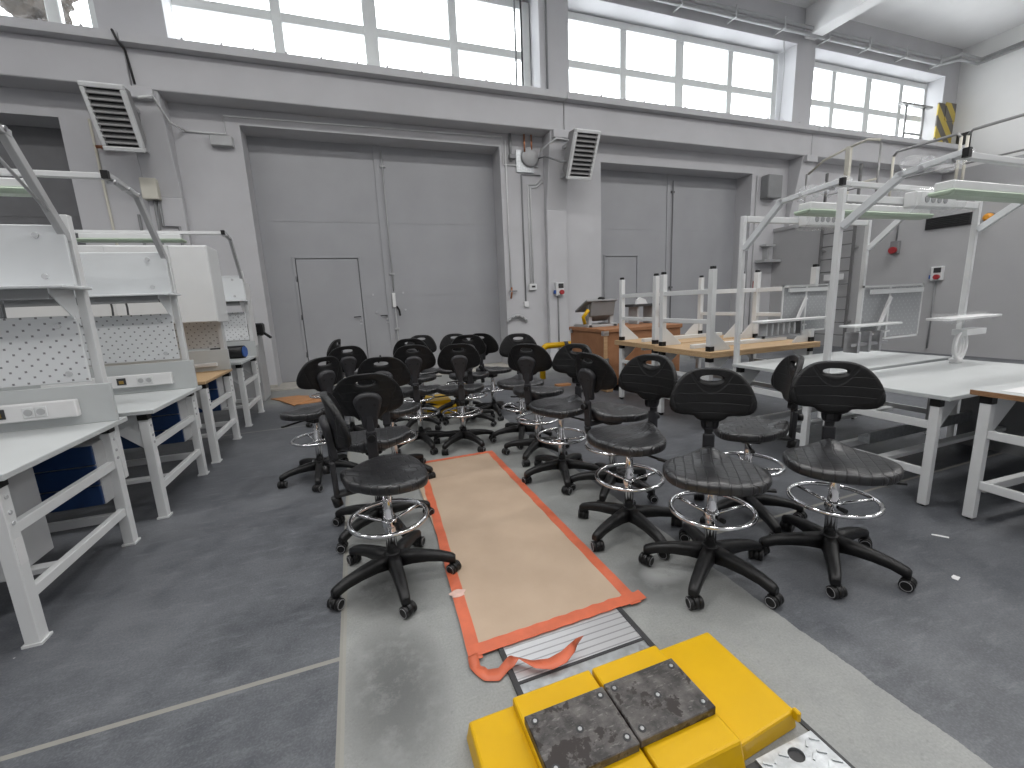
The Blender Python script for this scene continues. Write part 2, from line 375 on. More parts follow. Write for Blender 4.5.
# columns with sloping corbels that carry the beam
for i, xc in enumerate((-2.72, 4.42, 11.72)):
    b = MB().box(xc-.24, xc+.24, 8.97, YW, 0, 3.36)
    p = [(xc-.24, 8.70, 4.85), (xc-.24, YW, 4.85), (xc-.24, YW, 3.36), (xc-.24, 8.985, 3.36)]
    b.prism(p, (.48, 0, 0)); b.box(xc-.2, xc+.2, 8.62, 8.72, 4.70, 4.86)
    struct('trim_%d' % (10+i), b, M['wall'], .01)
# roof rafters
for i, xc in enumerate((-2.72, 4.45, 11.75)):
    struct('trim_%d' % (13+i), MB().box(xc-.2, xc+.2, -5, 9.0, 7.72, 8.4), M['ceiling'], .02)
# gate side frames
struct('baseboard_back', MB().box(-3.9, -1.5, 9.02, YW, 0, .07).box(3.2, 4.16, 9.02, YW, 0, .07).box(4.7, 5.6, 9.02, YW, 0, .07), M['concrete'])
struct('trim_16', MB().box(-1.9, 3.3, 8.75, 9.6, 0, .025), M['concrete'])

# ------------------------------------------------------------------ windows
def window(n, xs, z0=5.5, z1=7.56, zm=6.56, y=9.5):
    root = bpy.data.objects.new('window_%d' % n, None); COL.objects.link(root); root['kind'] = 'structure'
    root.location = ((xs[0]+xs[-1])/2, y, z0); OFF[root] = V(root.location)
    f = MB()
    x0, x1 = xs[0], xs[-1]
    f.box(x0-.12, x0+.05, y-.05, y+.09, z0, z1).box(x1-.05, x1+.12, y-.05, y+.09, z0, z1).box(x0+.05, x1-.05, y-.05, y+.09, z1-.15, z1).box(x0, x1, y-.05, y+.09, z0, z0+.10)
    f.build('window_frame', M['window'], root, .01)
    mu = MB()
    for i, x in enumerate(xs[1:-1]):
        h = .125 if i == 1 else .085
        mu.box(x-h, x+h, y-.04, y+.08, z0+.1, z1-.12)
    mu.box(x0, x1, y-.03, y+.07, zm-.08, zm+.08)
    mu.build('mullion', M['window'], root, .01)
    for a, b in zip(xs, xs[1:]):
        for c, d in ((z0+.1, zm-.05), (zm+.05, z1-.12)):
            MB().box(a+.03, b-.03, y+.02, y+.03, c, d).build('pane', M['glass'], root)
    return root
window(1, (-2.34, -.74, .86, 2.46, 4.0))
window(2, (4.98, 6.46, 8.06, 9.66, 11.16))
window(3, (12.15, 13.47, 14.95, 16.45, 17.6))
window(4, (-9.2, -7.4, -5.6, -3.87, -3.36))

# a bare round-headed tree outside the far left window
tr = thing('tree', 'blurred brown tree crown outside the far left window', 'tree', (-4.95, 11.6, 0))
MB().tube([(-4.95, 11.6, 0), (-4.9, 11.6, 4), (-4.95, 11.6, 7)], [.2, .16, .08], 8).build('trunk', M['bark'], tr)
c = MB(); bmesh.ops.create_icosphere(c.bm, subdivisions=5, radius=.62, matrix=Matrix.Translation((-5.05, 11.6, 7.62)))
for v in c.bm.verts:
    d = v.co-V((-5.05, 11.6, 7.62)); q = d.normalized()
    v.co += q*(.05*math.sin(7*q.x+3*q.z)+.04*math.sin(11*q.y+5*q.x)+.03*math.sin(17*q.z+9*q.x)+.02*random.uniform(-1, 1))
c.build('crown', M['foliage'], tr)

# ------------------------------------------------------------------ gates (doors)
def droot(n, x, y):
    r = bpy.data.objects.new('door_%d' % n, None); COL.objects.link(r); r['kind'] = 'structure'; r.location = (x, y, 0); OFF[r] = V((x, y, 0)); return r
YD = 9.60
def lever(parent, x, y, z, d=-1):
    h = MB().cyl((x, y, z), (x, y-.05, z), .012, 10).tube([(x, y-.045, z), (x+d*.04, y-.05, z), (x+d*.13, y-.05, z-.004)], .010, 8)
    return h.build('handle', M['charcoal'], parent)
def gate(n, x0, x1, zt, seam, wicket, zs, m, hardware=True):
    r = droot(n, (x0+x1)/2, YD)
    for a, b, wk in ((x0, seam-.012, True), (seam+.012, x1, False)):
        if wk and wicket:
            wx0, wx1, wz = wicket
            lf = MB().prism([(a, YD, .03), (wx0-.03, YD, .03), (wx0-.03, YD, wz+.03), (wx1+.03, YD, wz+.03), (wx1+.03, YD, .03), (b, YD, .03), (b, YD, zt), (a, YD, zt)], (0, .06, 0)).build('leaf', m, r)
        else: lf = MB().box(a, b, YD, YD+.06, .03, zt).build('leaf', m, r)
        for z in zs:
            if wk and wicket and z < wicket[2]:
                MB().box(a, wicket[0]-.05, YD-.006, YD, z-.012, z).build('panel_seam', m, lf); MB().box(wicket[1]+.05, b, YD-.006, YD, z-.012, z).build('panel_seam', m, lf)
            else: MB().box(a, b, YD-.006, YD, z-.012, z).build('panel_seam', m, lf)
    if wicket:
        wx0, wx1, wz = wicket
        f = MB().box(wx0-.05, wx0+.0, YD-.022, YD+.05, .1, wz+.05).box(wx1, wx1+.05, YD-.022, YD+.05, .1, wz+.05).box(wx0, wx1, YD-.022, YD+.05, wz, wz+.05)
        f.build('wicket_frame', m, r, .003)
        wd = MB().box(wx0+.012, wx1-.012, YD-.004, YD+.04, .11, wz-.012).build('wicket_door', m, r, .003)
        if hardware:
            lever(wd, wx1-.07, YD-.004, 1.26)
            MB().box(wx1-.09, wx1-.05, YD-.010, YD-.004, 1.17, 1.20).box(wx1-.09, wx1-.05, YD-.010, YD-.004, 1.10, 1.13).build('lock_plate', M['steel'], wd)
            for z in (.5, 1.25, 2.0): MB().cyl((wx0-.01, YD-.03, z), (wx0-.01, YD-.03, z+.1), .012, 8).build('hinge', M['gate_dark'], wd)
    # cover strip over the meeting edge
    MB().box(seam-.05, seam+.05, YD-.02, YD, .03, zt).build('cover_strip', m, r, .003)
    MB().box(x0, x1, YD+.06, YD+.07, 0, zt+.1).build('gate_back', M['gate_dark'], r)
    return r
g1 = gate(1, -1.5, 3.2, 4.66, .74, (-.97, .20, 2.44), (1.66, 3.14), M['gate'])
rod = MB().cyl((.85, YD-.03, .12), (.85, YD-.03, 1.5), .012, 8).cyl((.85, YD-.03, 1.75), (.85, YD-.03, 4.5), .012, 8)
for z in (.4, .95, 2.1, 4.2): rod.box(.80, .90, YD-.045, YD, z, z+.035)
rod.build('bolt_rod', M['greysteel'], g1)
MB().box(.80, .87, YD-.06, YD-.0, 1.42, 1.72).build('bolt_latch', M['paper'], g1, .008)
MB().tube([(.88, YD-.05, 1.44), (.92, YD-.07, 1.36), (.93, YD-.07, 1.24)], .02, 8).build('padlock', M['black'], g1)
lever(g1, .66, YD, 1.26); MB().box(.64, .70, YD-.012, YD, 1.17, 1.21).box(.64, .70, YD-.012, YD, 1.10, 1.13).build('lock_plate', M['steel'], g1)
for x, z in ((.42, 1.70), (.46, 1.33), (1.04, 1.72), (1.06, 1.36)): MB().cyl((x, YD, z), (x, YD-.02, z), .022, 10).build('bolt_head', M['steel'], g1)
MB().tube([(.44, YD-.03, .42), (.44, YD-.06, .32), (.38, YD-.06, .28)], .02, 8).build('foot_bolt', M['black'], g1)
g2 = gate(2, 5.62, 10.2, 4.52, 7.93, (6.05, 6.98, 2.44), (3.1,), M['gate'], hardware=False)
MB().cyl((8.05, YD-.03, .12), (8.05, YD-.03, 4.3), .012, 8).box(8.0, 8.1, YD-.045, YD, 4.0, 4.05).box(8.0, 8.1, YD-.045, YD, 1.6, 1.65).build('bolt_rod', M['gate_dark'], g2)
gate(3, -8.4, -3.93, 4.56, -6.1, None, (1.66, 3.14), M['gate_far'])

# ------------------------------------------------------------------ unit heaters on the two columns
def heater(label, xc, yt, zt, W=.50, Hh=.84, tilt=27):
    r = thing('unit_heater', label, 'heater', (xc, yt, zt), 'louvred heaters under the crane beam')
    OFF[r] = V((0, 0, 0)); r.rotation_euler = (math.radians(tilt), 0, 0)
    # local: front faces -y, hangs down -z from the top edge; pushed back by the tilt
    f = MB().box(-W/2, W/2, 0, .09, -.06, 0).box(-W/2, W/2, 0, .09, -Hh, -Hh+.06).box(-W/2, -W/2+.055, 0, .09, -Hh+.06, -.06).box(W/2-.055, W/2, 0, .09, -Hh+.06, -.06)
    f.build('front_frame', M['white'], r, .01)
    MB().box(-W/2+.055, W/2-.055, .075, .085, -Hh+.06, -.06).build('core', M['dark'], r)
    for k in range(9):
        z = -.11-k*(Hh-.2)/8.4
        MB().bar((-W/2+.055, .03, z), (W/2-.055, .03, z), .075, .012, (0, -.6, 1)).build('louvre', M['heaterbody'], r)
    b = MB().quadbox([(-W/2+.01, .09, -Hh+.01), (W/2-.01, .09, -Hh+.01), (W/2-.05, .40, -Hh+.10), (-W/2+.05, .40, -Hh+.10),
                      (-W/2+.01, .09, -.01), (W/2-.01, .09, -.01), (W/2-.05, .40, -.10), (-W/2+.05, .40, -.10)])
    b.build('body', M['heaterbody'], r, .01)
    MB().lathe([(.20, .39), (.20, .46), (.15, .48)], (0, 0, -Hh/2), 20, 'y').build('fan_housing', M['midgrey'], r)
    return r
heater('louvred heater on the left column, left of the big gate', -2.93, 8.00, 4.60)
heater('louvred heater on the column between the two gates', 4.67, 7.98, 4.64, .56, .90)
def bracket(x, side, label):
    b = MB().box(x-.03, x+.03, 8.38, 8.98, 4.52, 4.58).box(x-.03, x+.03, 8.5, 8.93, 3.98, 4.04)
    return single('mounting_bracket', b, M['greysteel'], label, 'bracket', 'heater brackets')
bracket(-2.80, 1, 'grey bracket holding the louvred heater left of the big gate')
bracket(4.50, 1, 'grey bracket holding the louvred heater between the gates')

# ------------------------------------------------------------------ pipes, conduits, wall fittings
def pipe(name, pts, r, m, label, cat, group=None, n=8): return single(name, MB().tube(pts, r, n), m, label, cat, group)
YC = YW-.02
pipe('conduit', [(3.32, YC, 4.72), (3.32, YC, 1.72)], .014, M['white'], 'thin pale conduit nearest the right edge of the big gate', 'pipe', 'wall conduits')
pipe('conduit', [(4.1, YC, 4.08), (3.66, YC, 4.08), (3.66, YC, 1.40)], .016, M['midgrey'], 'darker grey conduit bending down to a white box between the gates', 'pipe', 'wall conduits')
pipe('conduit', [(4.12, YC, 4.02), (3.98, YC, 3.90), (3.80, YC, 3.88), (3.80, YC, 1.78)], .014, M['white'], 'pale double conduit running down to the thermostat, left pipe', 'pipe', 'wall conduits')
pipe('conduit', [(4.15, YC, 3.96), (4.0, YC, 3.84), (3.86, YC, 3.82), (3.86, YC, 1.78)], .014, M['white'], 'pale double conduit running down to the thermostat, right pipe', 'pipe', 'wall conduits')
pipe('conduit', [(-2.3, YC, 4.43), (-1.72, YC, 4.43), (-1.72, YC, 4.72), (3.26, YC, 4.78), (3.26, YC, 4.25), (4.05, YC, 4.25)], .014, M['white'], 'thin pale pipe running across the wall above the big gate', 'pipe')
pipe('hose', [(4.1, 9.06, 4.42), (4.0, 8.8, 4.5), (4.2, 8.45, 4.62), (4.5, 8.33, 4.55)], .014, M['white'], 'thin white hose sagging to the heater between the gates', 'hose')
pipe('hose', [(4.02, 9.06, 4.40), (4.1, 8.8, 4.38), (4.3, 8.5, 4.2), (4.5, 8.42, 4.18)], .018, M['midgrey'], 'dark grey hose looping to the heater between the gates', 'hose')
pipe('hose', [(-2.3, YC, 4.43), (-2.42, 8.8, 4.45), (-2.5, 8.5, 4.7), (-2.64, 8.36, 4.6)], .018, M['white'], 'white pipe elbow joining the heater left of the big gate', 'hose')
single('junction_box', MB().box(-1.95, -1.62, 8.98, YW, 4.22, 4.38), M['greysteel'], 'grey box on a thin pipe at the upper left of the big gate', 'box', bev=.01)
t = thing('thermostat', 'small white thermostat at the foot of the double conduit', 'thermostat', (3.83, YW, 1.66))
MB().box(3.74, 3.92, 9.04, YW, 1.66, 1.80).build('body', M['white'], t, .01)
MB().box(3.80, 3.88, 9.03, 9.04, 1.72, 1.76).build('display', M['dark'], t)
single('junction_box', MB().box(3.61, 3.71, 9.04, YW, 1.30, 1.42), M['paper'], 'small white box under the darker conduit between the gates', 'box', bev=.006)
t = thing('valve', 'small copper valve at the foot of the thin conduit', 'valve', (3.32, YW, 1.5))
MB().tube([(3.32, 9.05, 1.74), (3.32, 9.05, 1.62), (3.29, 9.03, 1.50)], .02, 8).build('body', M['copper'], t)
MB().box(3.26, 3.44, 9.02, 9.04, 1.64, 1.67).build('lever', M['midgrey'], t)
# fan-and-valve cluster under the beam
t = thing('ventilation_fan', 'round grey fan on a bright plate, right above the big gate', 'fan', (3.8, YW, 4.1))
MB().box(3.55, 3.95, 9.06, YW, 4.12, 4.55).build('plate', M['galv'], t)
MB().lathe([(.19, 0), (.20, -.03), (.17, -.07), (.06, -.09)], (3.86, 9.06, 4.42), 24, 'y').build('housing', M['greysteel'], t)
MB().cyl((3.72, 9.0, 4.5), (3.72, 9.0, 4.84), .02, 8).cyl((3.88, 9.0, 4.52), (3.88, 9.0, 4.84), .02, 8).build('copper_stub', M['copper'], t)
MB().box(3.38, 3.52, 8.98, 9.08, 4.36, 4.44).cyl((3.42, 9.04, 4.3), (3.42, 9.04, 4.84), .03, 10).build('stub', M['midgrey'], t)
def wall_socket(x, y, z, label, face='y', k=1.):
    t = thing('power_socket', label, 'socket', (x, y, z), 'industrial wall sockets')
    def bx(u0, u1, d0, d1, z0, z1, nm, m):
        u0, u1, d0, d1 = u0*k, u1*k, d0*k, d1*k
        b = MB().box(x+u0, x+u1, y-d1, y-d0, z+z0*k, z+z1*k) if face == 'y' else MB().box(x-d1, x-d0, y-u1, y-u0, z+z0*k, z+z1*k)
        return b.build(nm, m, t, .006)
    bx(-.12, .12, 0, .12, 0, .36, 'housing', M['white'])
    bx(-.06, .10, .12, .135, .20, .33, 'meter_window', M['dark'])
    o = V((x+.03*k, y-.12*k, z+.09*k)) if face == 'y' else V((x-.12*k, y-.03*k, z+.09*k))
    d = V((0, -.05, 0)) if face == 'y' else V((-.05, 0, 0))
    MB().cyl(o, o+d, .065*k, 16).build('red_socket', M['red'], t)
    bx(-.17, -.12, .02, .09, .05, .15, 'blue_socket', M['bluesocket'])
    return t
wall_socket(4.42, 8.97, 1.52, 'red and blue power socket box on the column between the gates', k=.8)
pipe('conduit', [(4.40, 8.955, 1.55), (4.40, 8.955, .1)], .016, M['midgrey'], 'grey conduit below the socket box between the gates', 'pipe', 'wall conduits')
wall_socket(11.1, 5.36, 1.47, 'red and black power socket box on the right wall', 'x', .75)
pipe('conduit', [(11.08, 5.38, 1.46), (11.08, 5.38, .1)], .016, M['midgrey'], 'grey conduit below the socket box on the right wall', 'pipe', 'wall conduits')
t = thing('alarm_button', 'red alarm button box on the right wall beside the ladder', 'alarm', (11.1, 6.15, 2.1))
MB().box(11.02, 11.1, 6.07, 6.23, 2.08, 2.34).build('housing', M['midgrey'], t, .006)
MB().cyl((11.02, 6.15, 2.15), (10.96, 6.15, 2.15), .07, 14).build('button', M['red'], t)
pipe('conduit', [(11.08, 6.15, 2.34), (11.08, 6.15, 2.98)], .014, M['midgrey'], 'thin conduit above the red alarm button on the right wall', 'pipe', 'wall conduits')
t = thing('beacon', 'small amber warning beacon on the right wall by the dark vent', 'beacon', (11.1, 4.72, 2.5))
MB().cyl((11.1, 4.72, 2.55), (11.06, 4.72, 2.55), .09, 16).build('base', M['midgrey'], t)
MB().lathe([(.075, -.06), (.07, -.12), (.03, -.15)], (11.12, 4.72, 2.55), 16, 'x').build('lens', M['orange'], t)
t = thing('wall_vent', 'dark rectangular vent in the right wall above the work tables', 'vent', (11.1, 5.32, 2.48))
MB().box(11.07, 11.1, 4.97, 5.67, 2.48, 2.70).build('frame', M['dark'], t)
for k in range(6): MB().bar((11.06, 4.99, 2.51+k*.034), (11.06, 5.65, 2.51+k*.034), .03, .006, (.5, 0, 1)).build('slat', M['dark'], t)
# arched wall hook
t = thing('hose_hook', 'small arched rail fixed low on the wall right of the big gate', 'hook', (3.42, YW, 1.0))
arc = [(3.42+.27*math.cos(a), 9.05, .84+.27*math.sin(a)) for a in [math.radians(30+k*10) for k in range(13)]]
MB().tube(arc, .035, 8).build('arch', M['greysteel'], t)
for k in range(1, 12, 2): MB().cyl((arc[k][0], 9.03, arc[k][2]), (arc[k][0], 8.99, arc[k][2]), .016, 8).build('peg', M['midgrey'], t)
# heating pipes high over the windows
for dz, dy, lab in ((0, 0, 'lower of the two long pipes above the windows'), (.11, .05, 'upper of the two long pipes above the windows')):
    pipe('heating_pipe', [(4.9, 8.82-dy, 7.72+dz), (16.9, 8.82-dy, 7.72+dz), (17.2, 8.5-dy, 7.74+dz), (18.1+dy, 8.5-dy, 7.74+dz), (18.1+dy, 3, 7.74+dz)], .045, M['greysteel'], lab, 'pipe', 'long pipes above the windows')
for k in range(8):
    x = 5.9+k*1.55
    b = MB().bar((x, 9.0, 7.66), (x, 8.70, 7.66), .03, .03).box(x-.015, x+.015, 8.69, 8.72, 7.66, 7.9)
    single('pipe_bracket', b, M['greysteel'], 'small bracket carrying the long pipes above the windows', 'bracket', 'brackets of the long pipes')
for x, m, lab in ((3.72, 'midgrey', 'left of the dark cables hanging in front of the window over the big gate'), (3.86, 'dark', 'middle of the dark cables hanging in front of the window over the big gate'), (4.28, 'midgrey', 'dark cable hanging on the column edge over the big gate')):
    yy = 8.98 if x > 4.1 else 9.3
    pipe('cable', [(x, yy, 8.4), (x+.01, yy, 7.2), (x, yy, 5.6)], .022, M[m], lab, 'cable')
pipe('cable', [(10.9, 9.02, 7.66), (10.95, 9.0, 7.0), (10.93, 9.04, 5.6)], .012, M['greysteel'], 'thin cable hanging beside the middle window', 'cable')
pipe('cable', [(-2.86, 8.72, 5.54), (-2.84, 8.50, 5.52), (-2.80, 8.50, 5.38), (-2.78, 8.66, 5.34), (-2.74, 8.665, 4.9)], .016, M['dark'], 'dark crooked cable hanging over the beam above the left heater', 'cable')
pipe('conduit', [(-3.55, 9.085, 4.5), (-3.5, 9.085, .9)], .02, M['cream'], 'cream conduit beside the dark gate at far left', 'pipe', 'wall conduits')
pipe('conduit', [(-3.15, 9.075, 3.1), (-3.15, 9.075, .7)], .022, M['midgrey'], 'left dark conduit under the heater on the left column', 'pipe', 'wall conduits')
pipe('conduit', [(-2.86, 8.945, 3.35), (-2.86, 8.945, .7)], .022, M['midgrey'], 'middle dark conduit under the heater on the left column', 'pipe', 'wall conduits')
pipe('conduit', [(-2.8, 8.945, 3.3), (-2.8, 8.945, 2.9), (-2.58, 8.945, 2.9), (-2.58, 8.945, .9)], .022, M['midgrey'], 'dark conduit with an elbow under the heater on the left column', 'pipe', 'wall conduits')
single('junction_box', MB().box(-2.98, -2.76, 8.84, 8.97, 3.3, 3.62), M['cream'], 'cream box below the left heater', 'box', bev=.008)
t = thing('valve', 'copper valve beside the left heater', 'valve', (-3.35, YW, 4.0))
MB().tube([(-3.32, 9.04, 4.5), (-3.32, 9.04, 4.12), (-3.45, 9.02, 4.08)], .03, 8).build('body', M['copper'], t)
MB().tube([(-3.5, 9.0, 4.08), (-3.2, 9.0, 4.10)], .025, 8).build('handwheel', M['copper'], t)
# conduit and little shelf on the wall strip right of the second gate
single('wall_shelf', MB().box(10.45, 11.08, 8.8, YW, 2.18, 2.25).box(10.72, 10.78, 8.95, YW, 2.25, 2.6).box(10.6, 10.95, 8.9, YW, 2.6, 2.66), M['greysteel'], 'small grey shelf bracket on the wall right of the second gate', 'shelf')
pipe('conduit', [(10.35, YC, 4.4), (10.35, YC, .5)], .014, M['greysteel'], 'thin conduit beside the right edge of the second gate', 'pipe', 'wall conduits')
single('ventilation_box', MB().box(10.5, 11.0, 8.85, YW, 3.82, 4.4), M['midgrey'], 'square grey box under the beam right of the second gate', 'box', bev=.02)
t = thing('alarm_button', 'small red box low on the wall right of the second gate', 'alarm', (10.5, YW, 1.5))
MB().box(10.42, 10.6, 9.02, YW, 1.5, 1.7).build('housing', M['red'], t, .01)
MB().box(10.47, 10.55, 9.01, 9.02, 1.56, 1.64).build('button', M['paper'], t)

# ------------------------------------------------------------------ ladder and guard rails of the partition roof
t = thing('ladder', 'grey steel wall ladder on the right wall behind the work tables', 'ladder', (10.95, 7.3, 0))
for y in (6.92, 7.66): MB().box(10.92, 10.96, y-.025, y+.025, 0, 4.1).build('stile', M['ladder'], t)
for k in range(12): MB().cyl((10.94, 6.92, .3+k*.3), (10.94, 7.66, .3+k*.3), .014, 8).build('rung', M['ladder'], t)
for z in (.6, 2.3): MB().box(10.95, 11.1, 6.90, 6.94, z, z+.04).box(10.95, 11.1, 7.64, 7.68, z, z+.04).build('bracket', M['rail'], t)
MB().box(10.90, 10.92, 7.05, 7.50, 1.60, 1.74).build('sign_plate', M['paper'], t)
for p0, p1, lab in (((11.2, 6.45), (11.2, 5.35), 'steel guard rail on the partition roof in front of the right window'), ((11.2, 5.25), (11.2, 2.2), 'steel guard rail on the partition roof nearest the striped wall end')):
    t = thing('guard_rail', lab, 'railing', (p0[0], p0[1], 3.08), 'guard rails on the partition roof')
    n = 2 if abs(p1[1]-p0[1]) < 2 else 3
    MB().tube([(p0[0], p0[1], 4.12), (p0[0], p0[1]-.06, 4.2), (p1[0], p1[1]+.06, 4.2), (p1[0], p1[1], 4.12)], .028, 8).build('handrail', M['rail'], t)
    MB().cyl((p0[0], p0[1], 3.62), (p1[0], p1[1], 3.62), .018, 8).build('mid_rail', M['rail'], t)
    for k in range(n):
        y = p0[1]+(p1[1]-p0[1])*k/(n-1)
        MB().cyl((p0[0], y, 3.08), (p0[0], y, 4.13), .025, 8).build('post', M['cream'], t)
t = thing('guard_rail', 'cream gate frame of the railing at the top of the ladder', 'railing', (11.2, 7.3, 3.08), 'guard rails on the partition roof')
MB().box(11.16, 11.24, 7.33, 7.43, 3.08, 4.62).build('post', M['cream'], t)
MB().tube([(11.2, 7.38, 4.6), (11.2, 7.0, 4.64), (11.2, 6.75, 4.55)], .028, 8).tube([(11.2, 7.4, 4.6), (11.25, 8.0, 4.5), (11.3, 8.4, 4.3)], .028, 8).build('handrail', M['cream'], t)
MB().tube([(11.2, 7.38, 3.75), (11.2, 6.75, 3.75)], .025, 8).build('mid_rail', M['cream'], t)
for y in (6.75, 8.4): MB().cyl((11.25, y, 3.08), (11.25, y, 4.5 if y < 8 else 4.3), .022, 8).build('stanchion', M['rail'], t)
t = thing('guard_rail', 'small steel frame standing on the beam in front of the right window', 'railing', (16.4, 8.8, 5.525), 'guard rails on the partition roof')
for x in (15.6, 16.4): MB().tube([(x, 8.8, 5.525), (x, 8.8, 6.5)], .03, 8).build('post', M['rail'], t)
MB().box(15.3, 16.7, 8.74, 8.86, 6.5, 6.55).build('handrail', M['rail'], t)
MB().box(15.6, 16.4, 8.78, 8.82, 5.75, 5.79).build('mid_rail', M['rail'], t)
single('hazard_panel', MB().box(17.40, 18.25, 8.96, 8.995, 5.525, 6.82).box(17.75, 18.25, 8.945, 8.96, 6.35, 6.86), M['hazard'], 'yellow and black striped panel at the right end of the windows', 'panel')
single('hazard_panel', MB().box(18.27, 18.3, 8.5, 8.85, 5.3, 5.95), M['dark'], 'dark panel on the right wall beside the yellow striped one', 'panel')

# ------------------------------------------------------------------ work benches
def gusset(b, p, dx, dz, t=.006):
    x, y, z = p
    b.prism([(x, y-t/2, z), (x+dx, y-t/2, z), (x+dx*.95, y-t/2, z-.03), (x, y-t/2, z-dz)], (0, t, 0)); return b
def bench(label, x0, x1, y0, y1, zt, vis, group, top='laminate', upr=True, arms=True, zu=2.0, zarm=2.32, arm_dy=.85, lamp=None, lamp_dy=None, lamp_z=None, uw=.042, lw=(.06, .07), ft=True, over=.015, lampdx=(.4, 1.25),
          panel=True, peg=True, socket=True, drawers=None, wrapped=False, low=True, edge=None, shelf=True, strip=False, zstrut=1.86):
    """vis: the X end the camera sees (x0 or x1). Uprights stand at the far (y1) side."""
    r = thing('workbench', label, 'workbench', ((x0+x1)/2, (y0+y1)/2, 0), group)
    s = -1 if vis == x1 else 1                       # inward direction from the visible end
    tp = MB().box(x0-.015, x1+over, y0-.05, y1+.04, zt-.028, zt).build('tabletop', M[top], r, .003)
    if edge: MB().box(x0-.018, x1+.018, y0-.056, y0-.05, zt-.03, zt).box(x0-.021, x0-.015, y0-.05, y1+.04, zt-.03, zt-.002).build('edge_band', M[edge], tp)
    for x, xin in ((x0, 1), (x1, -1)):
        for y, yin in ((y0, 1), (y1, -1)):
            xa, xb = sorted((x, x+xin*lw[0])); ya, yb = sorted((y, y+yin*lw[1]))
            lg = MB().box(xa, xb, ya, yb, .012, zt-.075)
            gusset(lg, ((x+xin*lw[0]), y+yin*.035, zt-.03), xin*.26, .26)
            lg = lg.build('leg', M['white'], r, .004)
            MB().box(xa-.002, xb+.002, ya-.002, yb+.002, zt-.075, zt-.03).build('corner_cap', M['black'], lg)
            if ft: MB().box(xa-.008, xb+.008, ya-.008, yb+.008, 0, .012).build('foot', M['white'], lg)
            else: MB().lathe([(.014, 0), (.016, .014)], ((xa+xb)/2, (ya+yb)/2, 0), 12).build('foot', M['black'], lg)
            if x == vis:
                xo = x
                for z in ((zt-.12, zt-.19, zt-.24) if s < 0 else ()): MB().cyl((xo, (ya+yb)/2, z), (xo-xin*.005, (ya+yb)/2, z), .009, 8).build('bolt', M['zinc'], lg)
        xa, xb = sorted((x+xin*.008, x+xin*(lw[0]-.012)))
        for z in (.20, .51): MB().box(xa, xb, y0+lw[1], y1-lw[1], z, z+.05).build('side_rail', M['white'], r, .003)
    if low:
        MB().box(x0+.06, x1-.06, y1-.06, y1-.02, .17, .22).build('cross_rail', M['white'], r, .003)
        MB().box(x0+.06, x1-.06, y0+.30, y0+.36, .19, .22).build('cross_rail', M['white'], r, .003)
    # little maker's sticker low on the near leg
    xs = vis-s*.0015; zz = zt-.31
    if s < 0: MB().box(min(xs, vis), max(xs, vis), y0+.008, y0+min(.058, lw[1]-.004), zz-.12, zz).build('sticker', M['paper'], r)
    if not upr: return r
    yu0, yu1 = y1+.005, y1+.01+uw
    ux = [(x0, x0+uw), (x1-uw, x1)]
    for a, b in ux:
        MB().box(a, b, yu0, yu1, .42, zu).build('upright', M['white'], r, .003)
        if arms:
            xm = (a+b)/2
            am = MB().bar((xm, yu0-.0, zstrut), (xm, yu0-.33, zarm-.03), .035, .05).bar((xm, yu0-.30, zarm-.03), (xm, yu0-arm_dy, zarm+.01), .04, .035)
            am = am.build('arm', M['greysteel'] if not wrapped else M['panel'], r, .003)
            for f in (.05, .45, .95): MB().cyl((xm-.025, yu0-.32-(arm_dy-.36)*f, zarm-.02), (xm+.025, yu0-.32-(arm_dy-.36)*f, zarm-.02), .014, 8).build('bolt', M['steel'], am)
            MB().box(a+.002, b-.002, yu0-arm_dy-.03, yu0-arm_dy, zarm-.02, zarm+.03).build('end_cap', M['black'], am)
    xi0, xi1 = x0+.05, x1-.05
    if arms:
        MB().box(xi0-.03, xi1+.03, yu0-arm_dy+.0, yu0-arm_dy+.04, zarm-.015, zarm+.02).build('lamp_bar', M['white'], r, .003)
    if lamp:
        la, lb = lamp
        yl = yu0-(lamp_dy or arm_dy)+.02; za_ = zarm
        if lamp_z: zarm = lamp_z
        lp = MB().box(la, lb, yl-.05, yl+.05, zarm-.075, zarm-.02).build('lamp', M['white'], r, .006)
        MB().prism([(la-.03, yl-.075, zarm-.076), (la-.03, yl+.075, zarm-.076), (la-.03, yl+.055, zarm-.11), (la-.03, yl-.055, zarm-.11)], (lb-la+.06, 0, 0)).build('diffuser', M['lampgreen'], lp, .01)
        zarm = za_
    if panel:
        MB().box(xi0-.045, xi1+.045, yu0-.05, yu0-.03, 1.605, 1.935).build('upper_panel', M['panel'], r, .004)
        for x in (x1-.13, x0+.13):
            for z in (1.66, 1.88): MB().cyl((x, yu0-.05, z), (x, yu0-.058, z), .015, 12).build('screw', M['zinc'], r)
    if shelf:
        sh = MB().box(xi0-.06, xi1+.085, yu0-.26, yu0+.02, 1.585, 1.600).build('shelf', M['panel'], r, .003)
        MB().box(xi0, xi1, yu0-.22, yu0-.19, 1.53, 1.585).build('shelf_rail', M['midgrey'], sh)
        for x in (xi0, xi1):
            MB().prism([(x, yu0, 1.585), (x, yu0-.22, 1.585), (x, yu0-.22, 1.56), (x, yu0, 1.38)], (.006, 0, 0)).build('shelf_bracket', M['panel'], sh)
    if peg:
        MB().box(xi0-.04, xi1+.01, yu0-.045, yu0-.03, 1.055, 1.44).build('pegboard', M['peg'], r, .003)
        for x in (x1-.13, x0+.13):
            for z in (1.11, 1.385): MB().cyl((x, yu0-.045, z), (x, yu0-.053, z), .015, 12).build('screw', M['zinc'], r)
